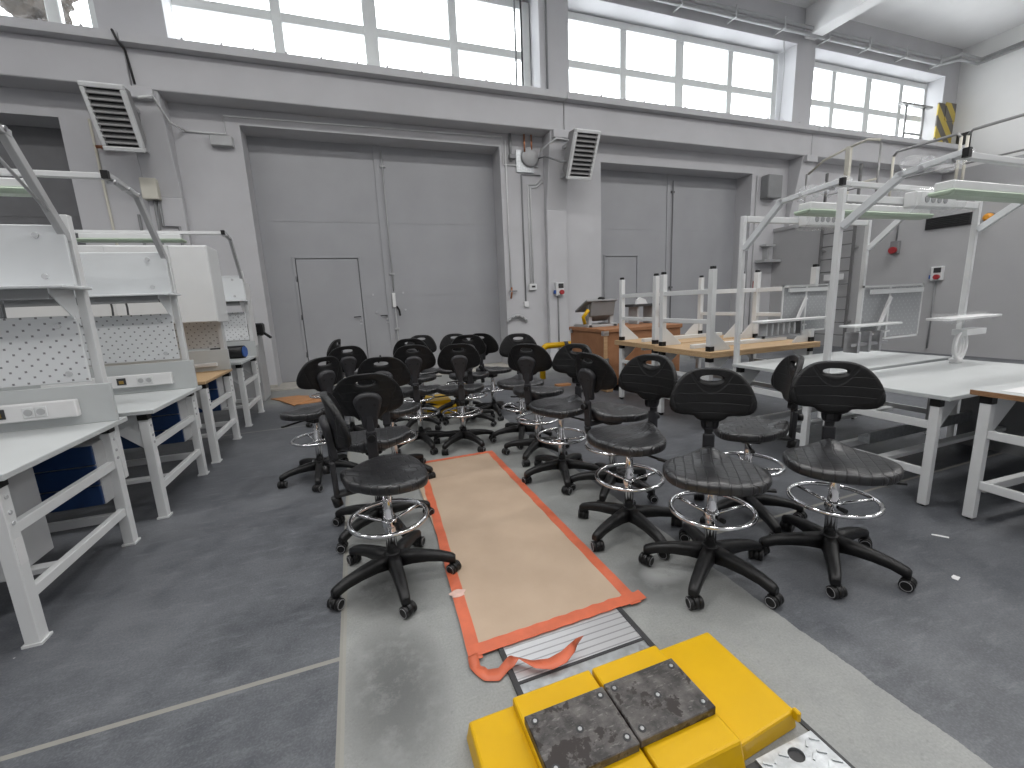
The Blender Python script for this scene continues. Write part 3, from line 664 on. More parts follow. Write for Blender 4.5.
    if socket:
        MB().box(x0-.01, x1+max(.03, over), yu0-.075, yu0-.055, zt, 1.04).build('socket_board', M['laminate'], r, .003)
        if socket == 'full':
            tk = MB().box(x1-.95, x1-.10, yu0-.115, yu0-.075, zt+.055, zt+.155).build('trunking', M['paper'], r, .006)
            MB().box(x1-.47, x1-.41, yu0-.120, yu0-.115, zt+.08, zt+.135).build('network_port', M['dark'], tk)
            MB().box(x1-.455, x1-.425, yu0-.125, yu0-.12, zt+.09, zt+.115).build('contact', M['gold'], tk)
            for k in (0, 1):
                xs_ = x1-.31+k*.055
                MB().box(xs_-.027, xs_+.027, yu0-.121, yu0-.115, zt+.075, zt+.135).build('socket', M['white'], tk, .003)
                MB().lathe([(.019, 0), (.019, -.003)], (xs_, yu0-.1205, zt+.105), 14, 'y').build('socket_face', M['greysteel'], tk)
    if drawers:
        dx0, dx1, dy0, dy1, dz0, dz1 = drawers
        cb = MB().box(dx0, dx1, dy0+.02, dy1, dz0, dz1).build('drawer_cabinet', M['greysteel'], r, .006)
        n = 3; h = (dz1-dz0)/n
        for k in range(n): MB().box(dx0+.004, dx1-.004, dy0, dy0+.02, dz0+k*h+.004, dz0+(k+1)*h-.004).build('drawer_front', M['blue'], cb, .004)
    return r

GL = 'workbenches in the left row'
LX0, LX1 = -3.08, -1.38
L1 = bench('nearest white workbench in the left row, at the left edge', LX0, -1.46, 2.30, 3.24, .81, -1.46, GL, socket='full', over=.06, zarm=2.34, lw=(.055, .06), lamp=None, drawers=(-2.2, -1.50, 3.06, 3.22, .33, .70))
# grey drawer box of the nearest bench
gb = MB().box(-2.15, -1.62, 2.50, 2.80, .23, .72).build('drawer_cabinet', M['greysteel'], L1, .006)
L2 = bench('second white workbench from the camera in the left row', LX0, -1.40, 3.53, 4.45, .80, -1.40, GL, socket='full', over=.06, zarm=2.33, arm_dy=.74, lamp=(-2.8, -1.82), lamp_z=2.31, lw=(.055, .06), drawers=(-2.1, -1.445, 4.20, 4.44, .37, .74))
L3 = bench('third workbench in the left row, with a wooden top and overhead cabinet', LX0, LX1, 4.72, 5.60, .81, LX1, GL, top='woodtop', socket=True, arms=False, panel=False, shelf=False, zu=1.4, drawers=(-2.1, -1.44, 5.28, 5.5, .40, .76))
MB().box(-2.95, -1.31, 5.22, 5.60, 1.34, 2.10).build('overhead_cabinet', M['white'], L3, .006)
MB().box(-2.13, -1.315, 5.205, 5.22, 1.35, 2.09).build('cabinet_door', M['white'], L3, .004)
MB().box(-2.0, -1.47, 5.50, 5.55, .86, .90).build('cable_tray', M['paper'], L3, .004)
for x in (-1.42, -3.0): MB().box(x, x+.04, 5.54, 5.60, .9, 1.4).build('cabinet_post', M['white'], L3)
L4 = bench('farthest workbench in the left row, nearest the big gate', LX0, LX1, 6.12, 7.0, .83, LX1, GL, socket=True, zarm=2.40, arm_dy=.62, lamp=(-2.8, -1.84), drawers=None)
MB().box(-1.42, -1.40, 7.10, 7.40, .95, 1.85).build('side_panel', M['paper'], L4)
# black roll with a blue end on the last bench
t = thing('cable_roll', 'black roll with a blue end on the farthest left workbench', 'roll', (-1.6, 6.72, .83))
MB().cyl((-1.82, 6.74, .915), (-1.44, 6.66, .915), .085, 20).build('sleeve', M['black'], t)
MB().cyl((-1.44, 6.66, .915), (-1.425, 6.657, .915), .07, 20).build('end_disc', M['bluesocket'], t)
t = thing('floor_cabinet', 'grey steel cabinet with a black lever beside the big gate', 'cabinet', (-1.75, 8.1, 0))
MB().box(-2.0, -1.5, 7.85, 8.35, 0, 1.06).build('body', M['greysteel'], t, .01)
MB().box(-1.62, -1.40, 7.88, 8.1, 1.06, 1.26).build('lever_block', M['black'], t, .02)
MB().bar((-1.42, 7.95, 1.12), (-1.30, 7.9, 1.02), .04, .03).build('lever', M['black'], t)
pipe('rod', [(-1.49, 2.62, 2.33), (-1.47, 3.1, 1.99)], .008, M['greysteel'], 'thin rod beside the slanted arm of the nearest left workbench', 'rod')
for xx in (-2.02, -1.92, -1.84): MB().tube([(xx, 3.27, 1.58), (xx+.02, 3.23, 1.5), (xx+.01, 3.24, 1.40)], .007, 6).build('cable_tail', M['midgrey'], L1)
for xx in (-1.86, -1.76): MB().tube([(xx, 4.48, 1.58), (xx+.02, 4.44, 1.5), (xx+.01, 4.45, 1.40)], .007, 6).build('cable_tail', M['midgrey'], L2)

GR = 'workbenches in the right row'
RX0, RX1 = 3.30, 5.0
R1 = bench('white workbench at right with an upright frame, behind the front chairs', RX0, RX1, 1.50, 2.18, .735, RX0, GR, panel=False, peg=False, socket=False, shelf=False, zarm=2.11, arm_dy=.62, zu=2.09, zstrut=1.83, lamp=(3.62, 5.0), lamp_dy=.42, lamp_z=2.06, wrapped=True, uw=.036, lw=(.042, .048), ft=False)
R2 = bench('white workbench at right next to the wooden stacked tables', RX0, RX1, 2.30, 3.0, .75, RX0, GR, panel=False, peg=False, socket=False, shelf=False, zarm=2.13, arm_dy=.78, zu=2.06, zstrut=1.78, lamp=(3.46, 5.0), lamp_dy=.44, lamp_z=2.10, wrapped=True, uw=.036, lw=(.042, .048), ft=False)
R0 = bench('workbench with a brown edged top cut off by the right edge', RX0+.02, RX1, .55, 1.30, .79, RX0+.02, GR, upr=False, edge='woodedge', low=True, lw=(.045, .05), ft=False)
R0.rotation_euler.z = math.radians(-3)
for rb, yb, zc, lamp0 in ((R1, 2.18, 2.0, 3.97), (R2, 3.0, 2.01, 3.97)):
    MB().box(RX0+.05, RX1-.05, yb+.01, yb+.05, zc, zc+.05).build('cross_bar', M['white'], rb, .003)
    ps = MB().box(lamp0, lamp0+.50, yb-.07, yb+.01, zc-.03, zc+.08).build('power_strip', M['white'], rb, .008)
    for k in range(4): MB().lathe([(.026, 0), (.026, -.004)], (lamp0+.13+.075*k, yb-.07, zc+.025), 14, 'y').build('socket', M['midgrey'], ps)
    fl = MB(); n = 14
    for j in range(5):
        pts = []
        a0 = random.random()*.02
        for k in range(n+1):
            a = 2*PI*k/n; pts.append((lamp0-.03+j*.14, yb-.035+(.07+a0)*math.cos(a), zc+.025+(.08+a0)*math.sin(a)*(1+.15*math.sin(3*a+j))))
        if j:
            va = [fl.bm.verts.new(p) for p in prev]; vb = [fl.bm.verts.new(p) for p in pts]
            for k in range(n): fl.bm.faces.new((va[k], va[k+1], vb[k+1], vb[k])).smooth = True
        prev = pts
    fl.build('plastic_film', M['film'], ps)
    # film bundled round the arm ends
    ax = RX0+.025; ay = yb+.005-(.50 if rb is R1 else .66); az = 2.13
    fb = MB()
    for j in range(4):
        bmesh.ops.create_icosphere(fb.bm, subdivisions=2, radius=.035+.02*random.random(), matrix=Matrix.Translation((ax+.10*j*random.random(), ay+.12-.06*j, az+.02*random.uniform(-1, 1)))@Matrix.Scale(1.6, 4, (0, 1, 0)))
    for v in fb.bm.verts: v.co += V((random.uniform(-1, 1), random.uniform(-1, 1), random.uniform(-1, 1)))*.016
    fb.build('plastic_film', M['film'], rb)
# perforated back panels fixed between the uprights, seen with their frames and braces
for rb, yb, xa, xb, za, zb in ((R1, 2.18, 3.60, 4.33, .99, 1.41), (R2, 3.0, 3.82, 4.44, 1.0, 1.45)):
    pg = MB().box(xa+.02, xb-.02, yb-.005, yb+.005, za+.02, zb-.02).build('perforated_panel', M['pegback'], rb)
    MB().box(xa, xa+.014, yb-.006, yb+.006, za, zb).box(xb-.014, xb, yb-.006, yb+.006, za, zb).box(xa, xb, yb-.006, yb+.006, zb-.014, zb).box(xa, xb, yb-.006, yb+.006, za, za+.014).box(xa+.3, xa+.32, yb-.010, yb-.005, za, zb).build('panel_frame', M['white'], pg)
    MB().box(xa+.05, xb-.05, yb-.035, yb-.02, zb-.065, zb-.03).build('top_rail', M['white'], pg)
    MB().bar((xa+.10, yb-.06, za+.05), (xa+.27, yb-.04, za+.33), .012, .035).build('brace', M['paper'], pg)
    MB().bar((xa+.0, yb-.08, za+.06), (xa+.30, yb-.03, za+.07), .02, .012).build('bracket', M['paper'], pg)
# shelf boards and film lying across the two benches at panel height
sb = MB().box(4.36, 5.1, 2.0, 2.15, 1.11, 1.13).build('shelf', M['paper'], R1, .003)
MB().box(4.72, 5.0, 2.04, 2.14, .97, 1.02).build('shelf_bracket', M['white'], R1, .003)
fb = MB(); vs = []
for i in range(9):
    vs.append([fb.bm.verts.new((4.34+.09*i, 1.98+.05*j, 1.14+.02*random.random()-(.10*j/4+.05*random.random() if j < 2 else 0))) for j in range(5)])
for i in range(8):
    for j in range(4): fb.bm.faces.new((vs[i][j], vs[i+1][j], vs[i+1][j+1], vs[i][j+1])).smooth = True
fb.build('plastic_film', M['film'], R1)
MB().box(3.36, 3.90, 2.06, 2.17, 1.115, 1.13).build('shelf', M['white'], R1, .003)
for k in range(3): MB().box(3.40+k*.12, 3.425+k*.12, 2.05, 2.15, .93, 1.08).build('shelf_bracket', M['steel'], R1, .003)
MB().box(3.34, 3.75, 2.06, 2.09, .98, 1.0).build('shelf_clip', M['steel'], R1)
MB().box(3.42, 4.3, 2.86, 2.97, 1.12, 1.14).build('shelf', M['paper'], R2, .003)
for k in range(6): MB().box(3.50+k*.07, 3.52+k*.07, 2.88, 2.96, 1.0, 1.11).build('shelf_bracket', M['greysteel'], R2, .003)
MB().box(3.46, 3.94, 2.87, 2.89, .98, 1.0).box(3.46, 3.94, 2.95, 2.97, .98, 1.0).box(3.46, 3.48, 2.87, 2.97, .98, 1.0).box(3.92, 3.94, 2.87, 2.97, .98, 1.12).build('wire_basket', M['steel'], R2)
# white cable coil hanging from the bracket
t = thing('cable_coil', 'white coiled cable hanging over the white workbench at right', 'cable', (4.74, 2.10, .735))
for q in range(3):
    MB().tube([(4.74+(.05+.014*q)*math.cos(a), 2.10-.012*q, .88+(.10+.008*q)*math.sin(a)) for a in [2*PI*k/20 for k in range(20)]], .010, 6, True).build('loop', M['paper'], t)
MB().lathe([(.04, 0), (.045, .03), (.02, .05)], (4.75, 2.10, .736), 14).build('plug', M['paper'], t)
single('panel_board', MB().box(4.93, 4.95, .9, 2.1, .0, .69), M['midgrey'], 'dark grey board standing under the far end of the right tables', 'board')
single('metal_profile', MB().box(3.6, 5.0, 2.02, 2.10, .22, .27).box(3.6, 5.0, 2.02, 2.035, .27, .31), M['galv'], 'galvanised rail lying across the low bars of the white tables', 'rail')
single('paper_sheet', MB().box(3.38, 4.3, .95, 1.28, .7905, .7925), M['paper'], 'white paper sheet on the brown edged workbench', 'paper')

# wooden tables: two upright ones and two stacked on them upside down
def wood_table(label, x0, x1, y0, y1, zt, group, flip=False, H=.83):
    r = thing('work_table', label, 'table', ((x0+x1)/2, (y0+y1)/2, zt if flip else 0), group)
    Z = (lambda z: zt+(H-z)) if flip else (lambda z: z)
    def bx(b, xa, xb, ya, yb, za, zb):
        za, zb = sorted((Z(za), Z(zb))); return b.box(xa, xb, ya, yb, za, zb)
    th = H if flip else zt
    bx(MB(), x0-.04, x1+.04, y0-.05, y1+.05, th-.03, th).build('tabletop', M['woodtop'], r, .003)
    for x, xin in ((x0, 1), (x1, -1)):
        for y, yin in ((y0, 1), (y1, -1)):
            xa, xb = sorted((x, x+xin*.055)); ya, yb = sorted((y, y+yin*.06))
            lg = bx(MB(), xa, xb, ya, yb, .03, th-.08)
            ym = (ya+yb)/2; d = xin*.24
            xg = x+xin*.055
            lg.prism([(xg, ym-.003, Z(th-.03)), (xg+d, ym-.003, Z(th-.03)), (xg+d, ym-.003, Z(th-.05)), (xg, ym-.003, Z(th-.25))], (0, .006, 0))
            lg = lg.build('leg', M['white'], r, .004)
            bx(MB(), xa, xb, ya, yb, th-.08, th-.03).build('corner_cap', M['black'], lg)
            bx(MB(), xa+.006, xb-.006, ya+.006, yb-.006, 0, .03).build('foot', M['black'], lg, .006)
        xa, xb = sorted((x+xin*.008, x+xin*.045))
        bx(MB(), xa, xb, y0+.06, y1-.06, .22, .27).build('side_rail', M['white'], r, .003)
        bx(MB(), xa, xb, y0+.06, y1-.06, .52, .565).build('side_rail', M['white'], r, .003)
    bx(MB(), x0+.055, x1-.055, y1-.05, y1-.02, .22, .27).build('cross_rail', M['white'], r, .003)
    bx(MB(), x0+.055, x1-.055, y0+.28, y0+.34, th-.075, th-.032).build('apron', M['white'], r, .003)
    return r
GW = 'wooden tables stacked in pairs'
wood_table('lower wooden table of the nearer stack at right', 3.32, 4.80, 3.35, 4.13, .80, GW)
wood_table('wooden table stacked upside down on the nearer stack, legs up', 3.32, 4.80, 3.35, 4.13, .80, GW, True, .87)
wood_table('lower wooden table of the farther stack beside the orange crate', 3.40, 4.80, 4.30, 5.06, .80, GW)
wood_table('upside down wooden table on the farther stack, beside the crate', 3.40, 4.80, 4.30, 5.06, .80, GW, True, .87)

# ------------------------------------------------------------------ orange crate, what stands on it, yellow pipe
t = thing('shipping_crate', 'orange plywood crate on skids beside the second gate', 'crate', (4.15, 6.05, 0))
MB().box(3.45, 4.86, 5.52, 6.58, .10, .93).build('body', M['crate'], t, .01)
MB().box(3.43, 4.88, 5.50, 6.60, .90, .96).build('lid', M['crate'], t, .008)
for x in (3.48, 4.2, 4.7): MB().box(x, x+.12, 5.50, 6.58, 0, .10).build('skid', M['cratewood'], t, .01)
for x, y in ((3.44, 5.51), (3.44, 6.5)):
    for z in (.08, .45, .86): MB().box(x-.012, x+.08, y-.012, y+.05, z, z+.07).build('corner_plate', M['steel'], t)
MB().box(3.44, 3.50, 5.505, 5.52, .1, .9).build('corner_batten', M['cratewood'], t)
t = thing('machine_stand', 'small grey tilted frame machine on top of the orange crate', 'machine', (3.72, 6.2, .96))
MB().box(3.47, 4.02, 6.02, 6.08, .96, 1.0).box(3.47, 4.02, 6.44, 6.50, .96, 1.0).box(3.49, 3.55, 6.02, 6.5, .96, 1.01).box(3.94, 4.0, 6.02, 6.5, .96, 1.01).build('base_frame', M['greysteel'], t, .004)
for x in (3.56, 3.96): MB().box(x-.03, x+.03, 6.10, 6.17, 1.0, 1.40).build('post', M['greysteel'], t, .004)
MB().quadbox([(3.44, 6.0, 1.37), (4.0, 6.0, 1.37), (4.0, 6.38, 1.20), (3.44, 6.38, 1.20), (3.44, 6.01, 1.40), (4.0, 6.01, 1.40), (4.0, 6.39, 1.23), (3.44, 6.39, 1.23)]).build('tilted_plate', M['midgrey'], t, .004)
MB().quadbox([(3.54, 6.07, 1.14), (3.98, 6.07, 1.14), (3.98, 6.30, 1.04), (3.54, 6.30, 1.04), (3.54, 6.02, 1.355), (3.98, 6.02, 1.355), (3.98, 6.08, 1.33), (3.54, 6.08, 1.33)]).build('tray', M['midgrey'], t, .004)
MB().lathe([(.05, 0), (.06, .04), (.03, .06)], (3.74, 6.06, 1.375), 14).build('knob', M['black'], t)
MB().tube([(3.46, 6.1, 1.02), (3.42, 6.08, 1.13), (3.50, 6.05, 1.24)], .03, 8).build('lever', M['yellow'], t)
t = thing('machine_stand', 'small grey stand with a dark flat plate behind the upside down table legs', 'machine', (4.6, 6.2, .96))
for x in (4.42, 4.72): MB().box(x, x+.04, 6.05, 6.3, .96, 1.25).build('leg', M['greysteel'], t, .004)
MB().box(4.30, 4.86, 6.0, 6.34, 1.25, 1.29).build('plate', M['dark'], t, .004)
MB().prism([(4.44, 6.1, 1.29), (4.66, 6.1, 1.29), (4.62, 6.1, 1.36), (4.52, 6.1, 1.40), (4.46, 6.1, 1.36)], (0, .05, 0)).build('clamp', M['paper'], t)
t = thing('hoop_barrier', 'bent yellow tube standing beside the orange crate', 'barrier', (3.2, 7.15, 0))
MB().tube([(3.16, 7.15, 0)]+[(3.16+.12-.12*math.cos(a), 7.15, .46+.14*math.sin(a)) for a in [k*PI/16 for k in range(9)]]+[(3.60, 7.15, .60)], .055, 12).build('tube', M['yellow'], t)
MB().tube([(3.60, 7.15, .60), (3.68, 7.15, .60)], .057, 12).build('dark_band', M['dark'], t)
MB().tube([(3.68, 7.15, .60), (3.80, 7.15, .60), (3.88, 7.15, .54), (3.88, 7.15, 0)], .055, 12).build('tube', M['yellow'], t)
single('wood_scrap', MB().box(3.05, 3.30, 6.3, 6.42, 0, .03), M['scrapwood'], 'short pale wood offcut on the floor left of the orange crate', 'wood')
# scrap ply by the gate at left, and a flat yellow lift plate between the far chairs
t = MB()
t.prism([(-1.45, 7.95, .0), (-.95, 7.2, .0), (-.62, 7.25, .0), (-.70, 7.75, 0), (-1.05, 8.0, 0)], (0, 0, .012))
t.prism([(-1.30, 7.7, .012), (-1.0, 7.1, .012), (-.70, 7.5, .012), (-.85, 7.8, .012)], (0, 0, .012))
single('plywood_offcut', t, M['scrapwood'], 'orange plywood offcuts lying on the floor by the big gate', 'wood')
t = thing('floor_lift', 'far yellow lift base on the floor between the chairs', 'lift', (1.0, 5.7, 0))
MB().box(.76, 1.16, 5.45, 6.1, 0, .12).build('cover', M['yellow'], t, .015)
MB().box(.82, 1.10, 5.55, 6.0, .12, .17).build('pad_carrier', M['yellow'], t, .01)

# ------------------------------------------------------------------ near lift in the floor, hardboard cover, tape
t = thing('floor_lift', 'near yellow lift with two black rubber pads on the floor', 'lift', (.7, .95, 0))
def lowplate(x0, x1, y0, y1, nm):
    b = MB().quadbox([(x0, y0, 0), (x1, y0+.02, 0), (x1, y1, 0), (x0, y1, 0), (x0+.012, y0+.004, .07), (x1-.012, y0+.024, .07), (x1-.012, y1-.008, .07), (x0+.012, y1-.008, .07)])
    return b.build(nm, M['yellow'], t, .008, 2)
lowplate(.20, .40, .30, 1.17, 'base_cover')
lowplate(.92, 1.215, .772, 1.172, 'base_cover')
MB().box(1.19, 1.205, .775, .80, .045, .082).build('end_tab', M['yellow'], t, .004)
for x0, x1 in ((.364, .662), (.668, .95)):
    b = MB().quadbox([(x0, .745, .0), (x1, .745, .0), (x1, 1.168, .0), (x0, 1.168, .0), (x0, .77, .10), (x1-.003, .77, .10), (x1-.003, 1.163, .10), (x0, 1.163, .10)])
    b.build('pad_carrier', M['yellow'], t, .008, 2)
for x0, x1, y0 in ((.368, .650, .855), (.656, .938, .860)):
    pd = MB().box(x0, x1, y0, y0+.205, .10, .130).build('rubber_pad', M['pad'], t, .003)
    for fx, fy in ((.09, .14), (.91, .14), (.5, .5), (.09, .86), (.91, .86)):
        x, y = x0+(x1-x0)*fx, y0+.205*fy
        MB().lathe([(.0125, 0), (.0125, .0012)], (x, y, .130), 16).build('bolt_well', M['dark'], pd)
        MB().lathe([(.0062, 0), (.0062, .0016), (.003, .0016), (.003, .001)], (x, y, .1308), 12).build('bolt', M['steel'], pd)
# checker plate with a finger hole beside the lift
pts = 96
b = MB(); bm = b.bm
cx, cy, rr = 1.124, .728, .022
ring = [bm.verts.new((cx+rr*1.15*math.cos(2*PI*k/pts), cy+rr*math.sin(2*PI*k/pts), .012)) for k in range(pts)]
def edgept(a):
    c, s_ = math.cos(a), math.sin(a); tt = min([(1.235-cx)/c if c > 1e-6 else 9e9, (1.0-cx)/c if c < -1e-6 else 9e9, (.764-cy)/s_ if s_ > 1e-6 else 9e9, (.30-cy)/s_ if s_ < -1e-6 else 9e9]); return (cx+c*tt, cy+s_*tt, .012)
angs = [2*PI*k/pts for k in range(pts)]
ring2 = [edgept(a) for a in angs]
for cpt in ((1.0, .30), (1.235, .30), (1.235, .764), (1.0, .764)):
    k = min(range(pts), key=lambda i: (ring2[i][0]-cpt[0])**2+(ring2[i][1]-cpt[1])**2); ring2[k] = (*cpt, .012)
ring2 = [bm.verts.new(p) for p in ring2]
for k in range(pts): bm.faces.new((ring[k], ring[(k+1) % pts], ring2[(k+1) % pts], ring2[k]))
geo = bmesh.ops.extrude_face_region(bm, geom=bm.faces[:]); bmesh.ops.translate(bm, verts=[v for v in geo['geom'] if isinstance(v, bmesh.types.BMVert)], vec=(0, 0, -.01))
for i in range(7):
    for j in range(14):
        x, y = 1.02+i*.033+(.016 if j % 2 else 0), .32+j*.035
        if (x-cx)**2+(y-cy)**2 < .035**2 or x > 1.22 or y > .745: continue
        s_ = 1 if (i+j) % 2 else -1
        b.bar((x-.011, y-.008*s_, .0130), (x+.011, y+.008*s_, .0130), .006, .006)
single('checker_plate', b, M['galv'], 'steel checker plate with a finger hole beside the near yellow lift', 'plate')
single('floor_slot_hole_shade', MB().lathe([(.03, .0), (.03, .0015)], (1.124, .728, 0), 20).box(.92, 1.0, .3, .765, .0, .004).box(1.237, 1.252, .30, .84, 0, .006), M['frame'], 'black slot in the floor around the checker plate', 'slot')  # black disc under the finger hole stands in for the shade inside it
# ribbed aluminium cover between the lift and the hardboard
t = thing('floor_cover', 'ribbed aluminium cover strip in the floor by the yellow lift', 'cover', (.7, 1.35, 0))
MB().box(.433, .985, 1.295, 1.50, .002, .008).build('ribbed_plate', M['alu'], t)
MB().box(.433, .985, 1.175, 1.283, .002, .006).build('end_plate', M['galv'], t)
MB().box(.412, .433, 1.17, 1.50, .0, .012).box(.985, 1.008, 1.17, 1.50, 0, .012).box(.433, .985, 1.283, 1.295, .0, .009).build('black_frame', M['frame'], t)
for x in (.47, .95): MB().lathe([(.010, 0), (.010, .003)], (x, 1.25, .006), 12).build('bolt', M['steel'], t)
single('hardboard_sheet', MB().box(.34, 1.07, 1.50, 3.74, .009, .0125), M['card'], 'brown hardboard sheet taped over the floor between the chairs', 'board')
def strip(b, p, q, w, z=.0135):
    p, q = V((*p, z)), V((*q, z)); d = (q-p).normalized(); a = V((-d.y, d.x, 0))*w/2; n = 30; prev = None
    for k in range(n+1):
        c = p.lerp(q, k/n); j = .003*math.sin(k*1.9)+.002*math.sin(k*4.3)
        cur = [b.bm.verts.new(c+a+a.normalized()*j), b.bm.verts.new(c-a+a.normalized()*j*.6)]
        if prev: b.bm.faces.new((prev[0], prev[1], cur[1], cur[0]))
        prev = cur
def tape_strip(p, q, w, label, z):
    b = MB(); strip(b, p, q, w, z)
    g = bmesh.ops.extrude_face_region(b.bm, geom=b.bm.faces[:]); bmesh.ops.translate(b.bm, verts=[v for v in g['geom'] if isinstance(v, bmesh.types.BMVert)], vec=(0, 0, .0012))
    return single('tape_strip', b, M['tape'], label, 'tape', 'orange tape round the hardboard sheet')
tape_strip((.315, 1.45), (.43, 3.77), .055, 'orange tape along the left edge of the hardboard sheet', .0127)
tape_strip((1.085, 1.47), (1.085, 3.78), .055, 'orange tape along the right edge of the hardboard sheet', .0127)
tape_strip((.30, 1.495), (1.15, 1.512), .062, 'orange tape along the near edge of the hardboard sheet', .0140)
tape_strip((.41, 3.755), (1.10, 3.755), .045, 'orange tape along the far edge of the hardboard sheet', .0140)
b = MB(); prev = None; n = 46
ctl = [(.305, 1.47, .02), (.30, 1.42, .012), (.33, 1.365, .012), (.375, 1.345, .016), (.42, 1.365, .03), (.46, 1.372, .035), (.51, 1.325, .028), (.57, 1.30, .03), (.63, 1.305, .035), (.69, 1.325, .05), (.725, 1.345, .045)]
wv = [(.9, .1, .0), (.8, -.3, .1), (.5, .7, .2), (.2, .9, .5), (.1, .6, .8), (0, .8, -.5), (.1, 1, -.1), (0, .9, .3), (0, .8, .5), (.3, .5, .8), (.7, .1, .6)]
for k in range(n+1):
    f = k/n*(len(ctl)-1); i = min(int(f), len(ctl)-2); u = f-i; u = u*u*(3-2*u)*.5+u*.5
    c = V(ctl[i]).lerp(V(ctl[i+1]), u); a = V(wv[i]).lerp(V(wv[i+1]), u).normalized()*.021
    lo = min((c+a).z, (c-a).z)
    if lo < .004: c.z += .004-lo
    cur = [b.bm.verts.new(c+a), b.bm.verts.new(c-a)]
    if prev: b.bm.faces.new((prev[0], prev[1], cur[1], cur[0])).smooth = True
    prev = cur
g = bmesh.ops.extrude_face_region(b.bm, geom=b.bm.faces[:]); bmesh.ops.translate(b.bm, verts=[v for v in g['geom'] if isinstance(v, bmesh.types.BMVert)], vec=(0, .0006, .0010))
single('loose_tape', b, M['tape'], 'loose twisted end of orange tape lying on the aluminium cover', 'tape', smooth=True)
b = MB(); b.prism([(.335+.038*(1+.25*math.sin(5*a))*math.cos(a), 1.87+.030*math.sin(a), .0141) for a in [2*PI*k/16 for k in range(16)]], (0, 0, .001))
single('tape_patch', b, M['tapewhite'], 'whitish tape patch on the left orange tape strip', 'tape')
# litter on the floor
for x0, y0, a, l, w_, lab in ((2.98, 1.27, -.9, .075, .018, 'narrow white scrap on the dark floor right of the chairs'), (2.60, 1.03, .3, .04, .028, 'small round white scrap on the dark floor near the front right chair'), (-.75, 1.35, .5, .10, .008, 'thin pale splinter on the dark floor at lower left')):
    c, s_ = math.cos(a), math.sin(a)
    b = MB().prism([(x0+c*u*l/2-s_*v*w_/2, y0+s_*u*l/2+c*v*w_/2, 0) for u, v in ((-1, -.8), (.9, -1), (1, .7), (-.2, 1), (-.95, .6))], (0, 0, .002))
    single('floor_scrap', b, M['paper'], lab, 'scrap')

# ------------------------------------------------------------------ work chairs
def catmull(ctl, n):
    P = [V(p) for p in ctl]; out = []; m = len(P)
    for i in range(m):
        p0, p1, p2, p3 = P[i-1], P[i], P[(i+1) % m], P[(i+2) % m]
        for k in range(n):
            t_ = k/n
            out.append(.5*((2*p1)+(p2-p0)*t_+(2*p0-5*p1+4*p2-p3)*t_*t_+(3*p1-p0-3*p2+p3)*t_**3))
    return out
def ray_outline(poly, c, angs):
    """distance to a closed outline along each angle from c"""
    res = []
    for a in angs:
        d = V((math.cos(a), math.sin(a))); best = None
        for i in range(len(poly)):
            p, q = poly[i-1]-c, poly[i]-c; e = q-p; den = d.x*e.y-d.y*e.x
            if abs(den) < 1e-9: continue
            tt = (p.x*e.y-p.y*e.x)/den; uu = (p.x*d.y-p.y*d.x)/den
            if tt > 0 and -1e-6 <= uu <= 1+1e-6 and (best is None or tt > best): best = tt
        res.append(c+d*best)
    return res
def make_seat(parent):
    b = MB(); bm = b.bm; n = 56; zt = .612; th = .056
    ctl = [(.205, 0), (.198, .10), (.165, .185), (.09, .232), (0, .232), (-.08, .19), (-.14, .125), (-.185, .075), (-.205, 0)]
    ctl = ctl+[(x, -y) for x, y in ctl[-2:0:-1]]
    out = ray_outline(catmull(ctl, 8), V((0, 0)), [2*PI*k/n for k in range(n)])
    def top(x, y):
        r2 = (x/.2)**2+(y/.23)**2
        return zt-.010+.008*min(r2, 1.2)+.034*math.exp(-((x+.175)/.07)**2-(y/.06)**2)+.010*math.exp(-((x-.12)/.09)**2-(y/.05)**2)-.020*max(0, x/.2)**3
    fr = [.12, .28, .44, .6, .74, .86, .94]
    rings = []
    for f in fr: rings.append([(p.x*f, p.y*f, top(p.x*f, p.y*f)) for p in out])
    for f, dz in ((.985, -.006), (1.0, -.016), (1.0, -.034), (.975, -.048), (.90, -.056), (.5, -.058)):
        rings.append([(p.x*f, p.y*f, top(p.x*.94, p.y*.94)*.0+zt-.010+.008+.03*math.exp(-((p.x+.205)/.05)**2-(p.y/.06)**2)*(1 if f > .9 else 0)-.016*max(0, p.x/.2)**3+dz) for p in out])
    R = [[bm.verts.new(p) for p in r] for r in rings]
    for A, B in zip(R, R[1:]):
        for k in range(n): bm.faces.new((A[k], A[(k+1) % n], B[(k+1) % n], B[k])).smooth = True
    c = bm.verts.new((0, 0, top(0, 0)))
    for k in range(n): bm.faces.new((c, R[0][k], R[0][(k+1) % n])).smooth = True
    bm.faces.new(R[-1])
    return b.build('seat', M['seat'], parent)
BZ, BX = .915, -.215
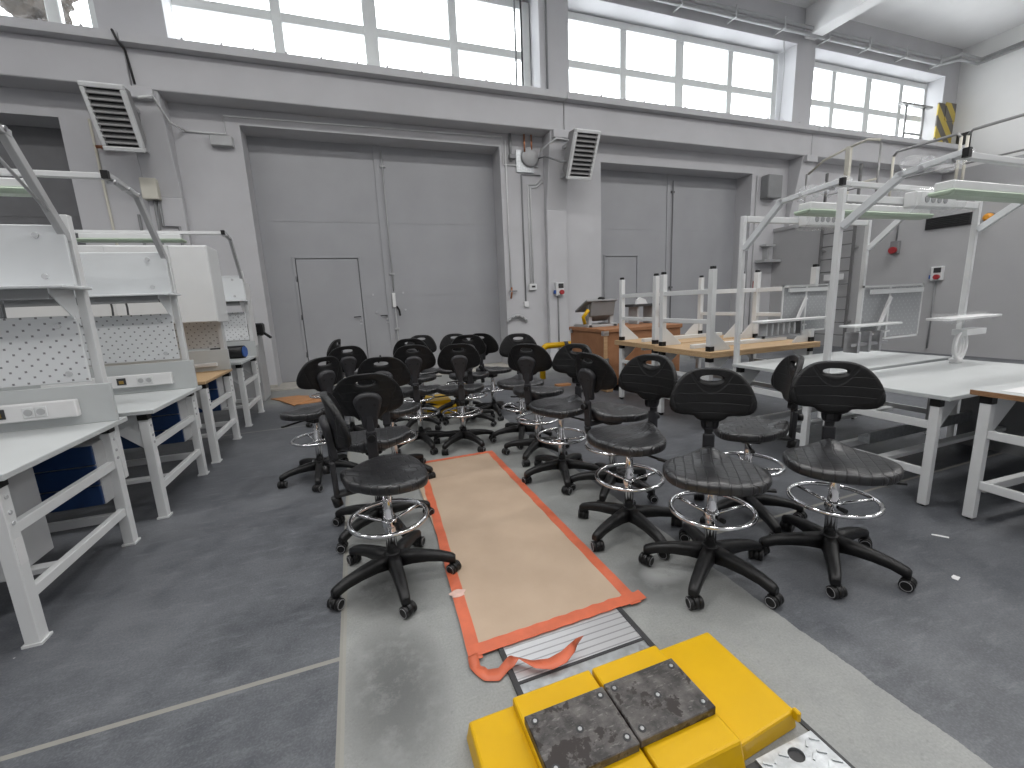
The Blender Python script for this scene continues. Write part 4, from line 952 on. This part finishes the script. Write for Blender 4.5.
def make_back(parent):
    b = MB(); bm = b.bm; n = 64
    half = [(0, .135), (.075, .130), (.135, .102), (.178, .048), (.200, -.008), (.204, -.050), (.187, -.086), (.142, -.105), (.094, -.110), (.070, -.120), (.057, -.138), (0, -.143)]
    ctl = half+[(-x, z) for x, z in half[-2:0:-1]]
    c0 = V((0, .083)); angs = [2*PI*k/n for k in range(n)]
    out = ray_outline(catmull(ctl, 6), c0, angs)
    slot = []
    for a in angs:
        ca, sa = math.cos(a), math.sin(a)
        e = (abs(ca)**2.3+abs(sa)**2.3)**(-1/2.3)
        slot.append(V((ca*e*.052, c0.y+sa*e*.0145)))
    def pt(p, d):                                   # bend round the body, lean back
        bend = 1.35*p.x*p.x; lean = -.14*p.y
        return (BX+bend+lean+d, p.x, BZ+p.y)
    seq = []
    for f, d in ((.0, .0), (.02, .010), (.06, .015)): seq.append((f, d))
    for f in (.10, .15, .2, .27, .35, .5, .65, .8): seq.append((f, .018))
    for f, d in ((.91, .017), (.97, .011), (1.0, .0), (.985, -.010), (.93, -.013)): seq.append((f, d))
    for f in (.75, .5, .25): seq.append((f, -.013))
    for f, d in ((.06, -.012), (.02, -.008)): seq.append((f, d))
    R = [[bm.verts.new(pt(slot[k].lerp(out[k], f), d)) for k in range(n)] for f, d in seq]
    R.append(R[0])
    for A, B in zip(R, R[1:]):
        for k in range(n): bm.faces.new((A[k], A[(k+1) % n], B[(k+1) % n], B[k])).smooth = True
    bk = b.build('backrest', M['backpu'], parent)
    cv = MB()
    ctl = [(0, .062), (.052, .05), (.078, .015), (.068, -.03), (.048, -.09), (.037, -.15), (0, -.155)]
    ctl = ctl+[(-x, z) for x, z in ctl[-2:0:-1]]
    o = catmull(ctl, 4); prev = None; rr = []
    for f, d in ((1.0, -.010), (1.0, -.028), (.93, -.038), (.78, -.042)):
        rr.append([cv.bm.verts.new((BX-.14*p.y+d+.9*(p.x*f)**2, p.x*f, BZ-.072+(p.y+.04)*f)) for p in o])
    for A, B in zip(rr, rr[1:]):
        m = len(A)
        for k in range(m): cv.bm.faces.new((A[k], A[(k+1) % m], B[(k+1) % m], B[k])).smooth = True
    cv.bm.faces.new(rr[-1])
    cv = cv.build('bracket_cover', M['charcoal'], bk)
    for y in (-.036, .036): MB().cyl((BX-.034, y, BZ-.045), (BX-.041, y, BZ-.045), .008, 10).build('screw', M['black'], bk)
    return bk
M['backpu'] = quilt_mat('black_backrest_polyurethane', (.0055, .0055, .006), .05, .05, (PI/2, 0, PI/2), .35, .42, .003, .35)

def make_chair():
    r = thing('work_chair', '', 'chair')
    # five-star base
    base = MB(); base.lathe([(.042, .085), (.047, .10), (.044, .15), (.034, .160)], n=20)
    for k in range(5):
        a = 2*PI*k/5; c, s_ = math.cos(a), math.sin(a)
        prof = [(.03, .120, .074, .070), (.10, .122, .062, .058), (.18, .116, .055, .048), (.25, .104, .050, .042), (.290, .090, .047, .042), (.312, .082, .042, .040), (.322, .078, .034, .030)]
        prev = None
        for d, z, wd, h in prof:
            q = []
            for u, v_ in ((-.5, -.5), (.5, -.5), (.5, .2), (.32, .5), (-.32, .5), (-.5, .2)):
                q.append(base.bm.verts.new((c*d-s_*u*wd, s_*d+c*u*wd, z+v_*h)))
            if prev:
                for i in range(6): base.bm.faces.new((prev[i], prev[(i+1) % 6], q[(i+1) % 6], q[i])).smooth = True
            else: base.bm.faces.new(q)
            prev = q
        base.bm.faces.new(prev[::-1])
    base = base.build('star_base', M['black'], r)
    for k in range(5):
        a = 2*PI*k/5; d = .300
        h = MB().cyl((0, 0, .03), (0, 0, .075), .010, 8)
        h.lathe([(.027, -.012), (.030, -.010), (.030, .010), (.027, .012)], (0.012, 0, .031), 18, 'y')
        cs = h.build('caster', M['black'], r, off=V((0, 0, 0)))
        cs.location = (d*math.cos(a), d*math.sin(a), 0); cs.rotation_euler.z = a+random.uniform(-1.2, 1.2)
        for y in (-.0225, .0225):
            MB().lathe([(.018, -.010), (.026, -.010), (.029, -.007), (.029, .007), (.026, .010), (.018, .010)], (.012, y, .029), 18, 'y').build('wheel', M['blackpu'], cs, off=V((0, 0, 0)))
            yo = y+(.0102 if y > 0 else -.0102)
            MB().tube([(.012+.0225*math.cos(2*PI*q/18), yo, .029+.0225*math.sin(2*PI*q/18)) for q in range(18)], .0016, 5, True).build('wheel_rim', M['rim'], cs, off=V((0, 0, 0)))
    # gas lift
    MB().lathe([(.0275, .14), (.0275, .365), (.0235, .37), (.022, .475), (.0235, .48), (.0235, .50)], n=20).build('gas_lift', M['chrome'], r)
    # foot ring
    fr = MB().tube([(.192*math.cos(2*PI*k/40), .192*math.sin(2*PI*k/40), .350) for k in range(40)], .0115, 10, True)
    for k in range(3):
        a = 2*PI*k/3; fr.tube([(.03*math.cos(a), .03*math.sin(a), .325), (.188*math.cos(a), .188*math.sin(a), .350)], .0085, 8)
    fr.lathe([(.034, .30), (.036, .305), (.036, .335), (.034, .34)], n=20)
    fr = fr.build('foot_ring', M['chrome'], r)
    MB().cyl((.03, .03, .318), (.055, .055, .318), .012, 10).build('clamp_knob', M['black'], fr)
    # mechanism, lever, back post
    me = MB().box(-.10, .09, -.075, .075, .525, .556).box(-.06, .05, -.05, .05, .495, .53).build('mechanism', M['black'], r, .008)
    MB().tube([(.03, .07, .522), (.03, .18, .518), (.03, .235, .516)], .007, 8).box(.018, .042, .215, .265, .511, .521).build('lever', M['black'], me)
    po = MB().bar((-.09, 0, .535), (-.235, 0, .528), .055, .022).bar((-.228, 0, .520), (-.232, 0, .70), .058, .026, (1, 0, 0)).bar((-.232, 0, .60), (-.236, 0, .90), .044, .018, (1, 0, 0))
    po = po.build('back_post', M['charcoal'], r, .006)
    MB().cyl((-.246, 0, .66), (-.275, 0, .66), .021, 14).build('post_knob', M['black'], po)
    MB().cyl((-.235, 0, .52), (-.225, 0, .47), .023, 14).build('tilt_knob', M['black'], po)
    make_seat(r); make_back(r)
    return r
CH = [  # x, y, facing deg, base rot, ring rot, raise, extra back raise, label
 (2.19, 1.36, 224, 3, 212, -.03, .005, 'black work chair at the front right, nearest the white workbench'),
 (1.57, 1.53, 232, 69, 228, -.03, .005, 'black work chair at front right, second from the white workbench'),
 (2.21, 1.89, 142, 37, 60, .0, -.02, 'black chair behind the two front right chairs, its backrest seen edge-on'),
 (1.445, 2.04, 198, 55, 235, .01, 0, 'black chair in the right row facing the camera, third from the front'),
 (1.67, 2.56, 10, 8, 100, .02, -.02, 'black chair in the right row turned to the wooden tables, bracket showing'),
 (1.445, 2.94, 205, 35, 200, .01, 0, 'black chair beside the far end of the hardboard, facing it'),
 (1.485, 3.51, 48, 8, 30, .02, -.01, 'black chair seen from behind at the far right corner of the hardboard'),
 (1.52, 4.01, 250, 30, 240, .02, .015, 'black chair facing the camera behind the far right corner of the hardboard'),
 (1.56, 5.1, 42, 50, 10, .0, .015, 'black chair in the back group turned to the right, in front of the gate edge'),
 (1.20, 4.85, 78, 20, 10, .0, .03, 'black chair half hidden in the middle of the back group'),
 (1.18, 5.52, 252, 60, 10, .0, -.02, 'black chair facing the camera at the back of the middle group'),
 (.92, 4.10, 78, 3, 250, .0, .005, 'black chair seen from behind, centred at the far edge of the hardboard'),
 (.06, 2.14, 5, 59, 268, .0, -.02, 'black chair at the front left, seat over the hardboard, backrest edge-on'),
 (.03, 2.73, 88, 5, 80, .02, -.02, 'black chair seen from behind just past the front left chair'),
 (.20, 3.55, 78, 40, 200, .0, 0, 'black chair in the left row, third from the front, seen from behind'),
 (.52, 4.28, 80, 66, 200, .0, .01, 'black chair in the left row, fourth from the front, seen from behind'),
 (.60, 5.02, 75, 20, 200, .0, .02, 'black chair in the left row between the fourth one and the farthest'),
 (.74, 5.55, 252, 10, 200, .0, -.01, 'farthest black chair of the left row, facing the camera'),
 (-.40, 3.84, 128, 53, 240, .0, 0, 'black chair out on the left, its seat towards the left workbenches'),
 (-.14, 4.85, 100, 30, 200, .0, 0, 'black chair seen from behind in front of the small gate door'),
 (-.44, 5.9, 162, 10, 200, .0, .0, 'black chair mostly hidden, its narrow backrest tip in front of the small gate door'),
]
proto = make_chair(); GC = 'black work chairs on castors'
for i, (x, y, a, br, rr, up, ub, lab) in enumerate(CH):
    o = proto if i == 0 else dup(proto)
    CH[i] = (o, *CH[i])
for o, x, y, a, br, rr, up, ub, lab in CH:
    o.location = (x, y, 0); o.rotation_euler.z = math.radians(a); o['label'] = lab; o['category'] = 'chair'; o['group'] = GC
    k = 0
    for c in o.children:
        n = c.name.split('.')[0]
        if n == 'star_base': c.rotation_euler.z = math.radians(br-a)
        elif n == 'caster':
            q = math.radians(br-a)+2*PI*k/5; k += 1; c.location = (.300*math.cos(q), .300*math.sin(q), 0); c.rotation_euler.z = q+random.uniform(-1.3, 1.3)
        elif n == 'foot_ring': c.rotation_euler.z = math.radians(rr-a)
        elif n == 'backrest': c.location.z = up+ub
        elif n in ('seat', 'mechanism', 'back_post'): c.location.z = up

# ------------------------------------------------------------------ light: overcast daylight, added fill lights
wd = bpy.data.worlds.new('sky'); S.world = wd; wd.use_nodes = True
bg = wd.node_tree.nodes['Background']; bg.inputs[0].default_value = (.93, .97, 1, 1); bg.inputs[1].default_value = 6.0
def area(name, loc, sx, sy, power, col=(1, 1, 1), rot=(0, 0, 0)):
    l = bpy.data.lights.new(name, 'AREA'); l.shape = 'RECTANGLE'; l.size = sx; l.size_y = sy; l.energy = power; l.color = col
    o = bpy.data.objects.new(name, l); COL.objects.link(o); o.location = loc; o.rotation_euler = rot; return o
# fill lights added under the roof for brightness, unseen above and behind the camera
for i, (x, y) in enumerate(((-6, -2), (-1, -2), (4, -2), (9, -2), (14, -2), (-6, 3), (-1, 3), (4, 3), (9, 3), (15, 3))):
    area('fill_light', (x, y, 7.9), 2.4, .8, 165 if x > -5 else 120, (1, .985, .97))

S.view_settings.view_transform = 'Standard'; S.view_settings.look = 'None'; S.view_settings.gamma = 1; S.view_settings.use_curve_mapping = False
S.view_settings.exposure = 0.0
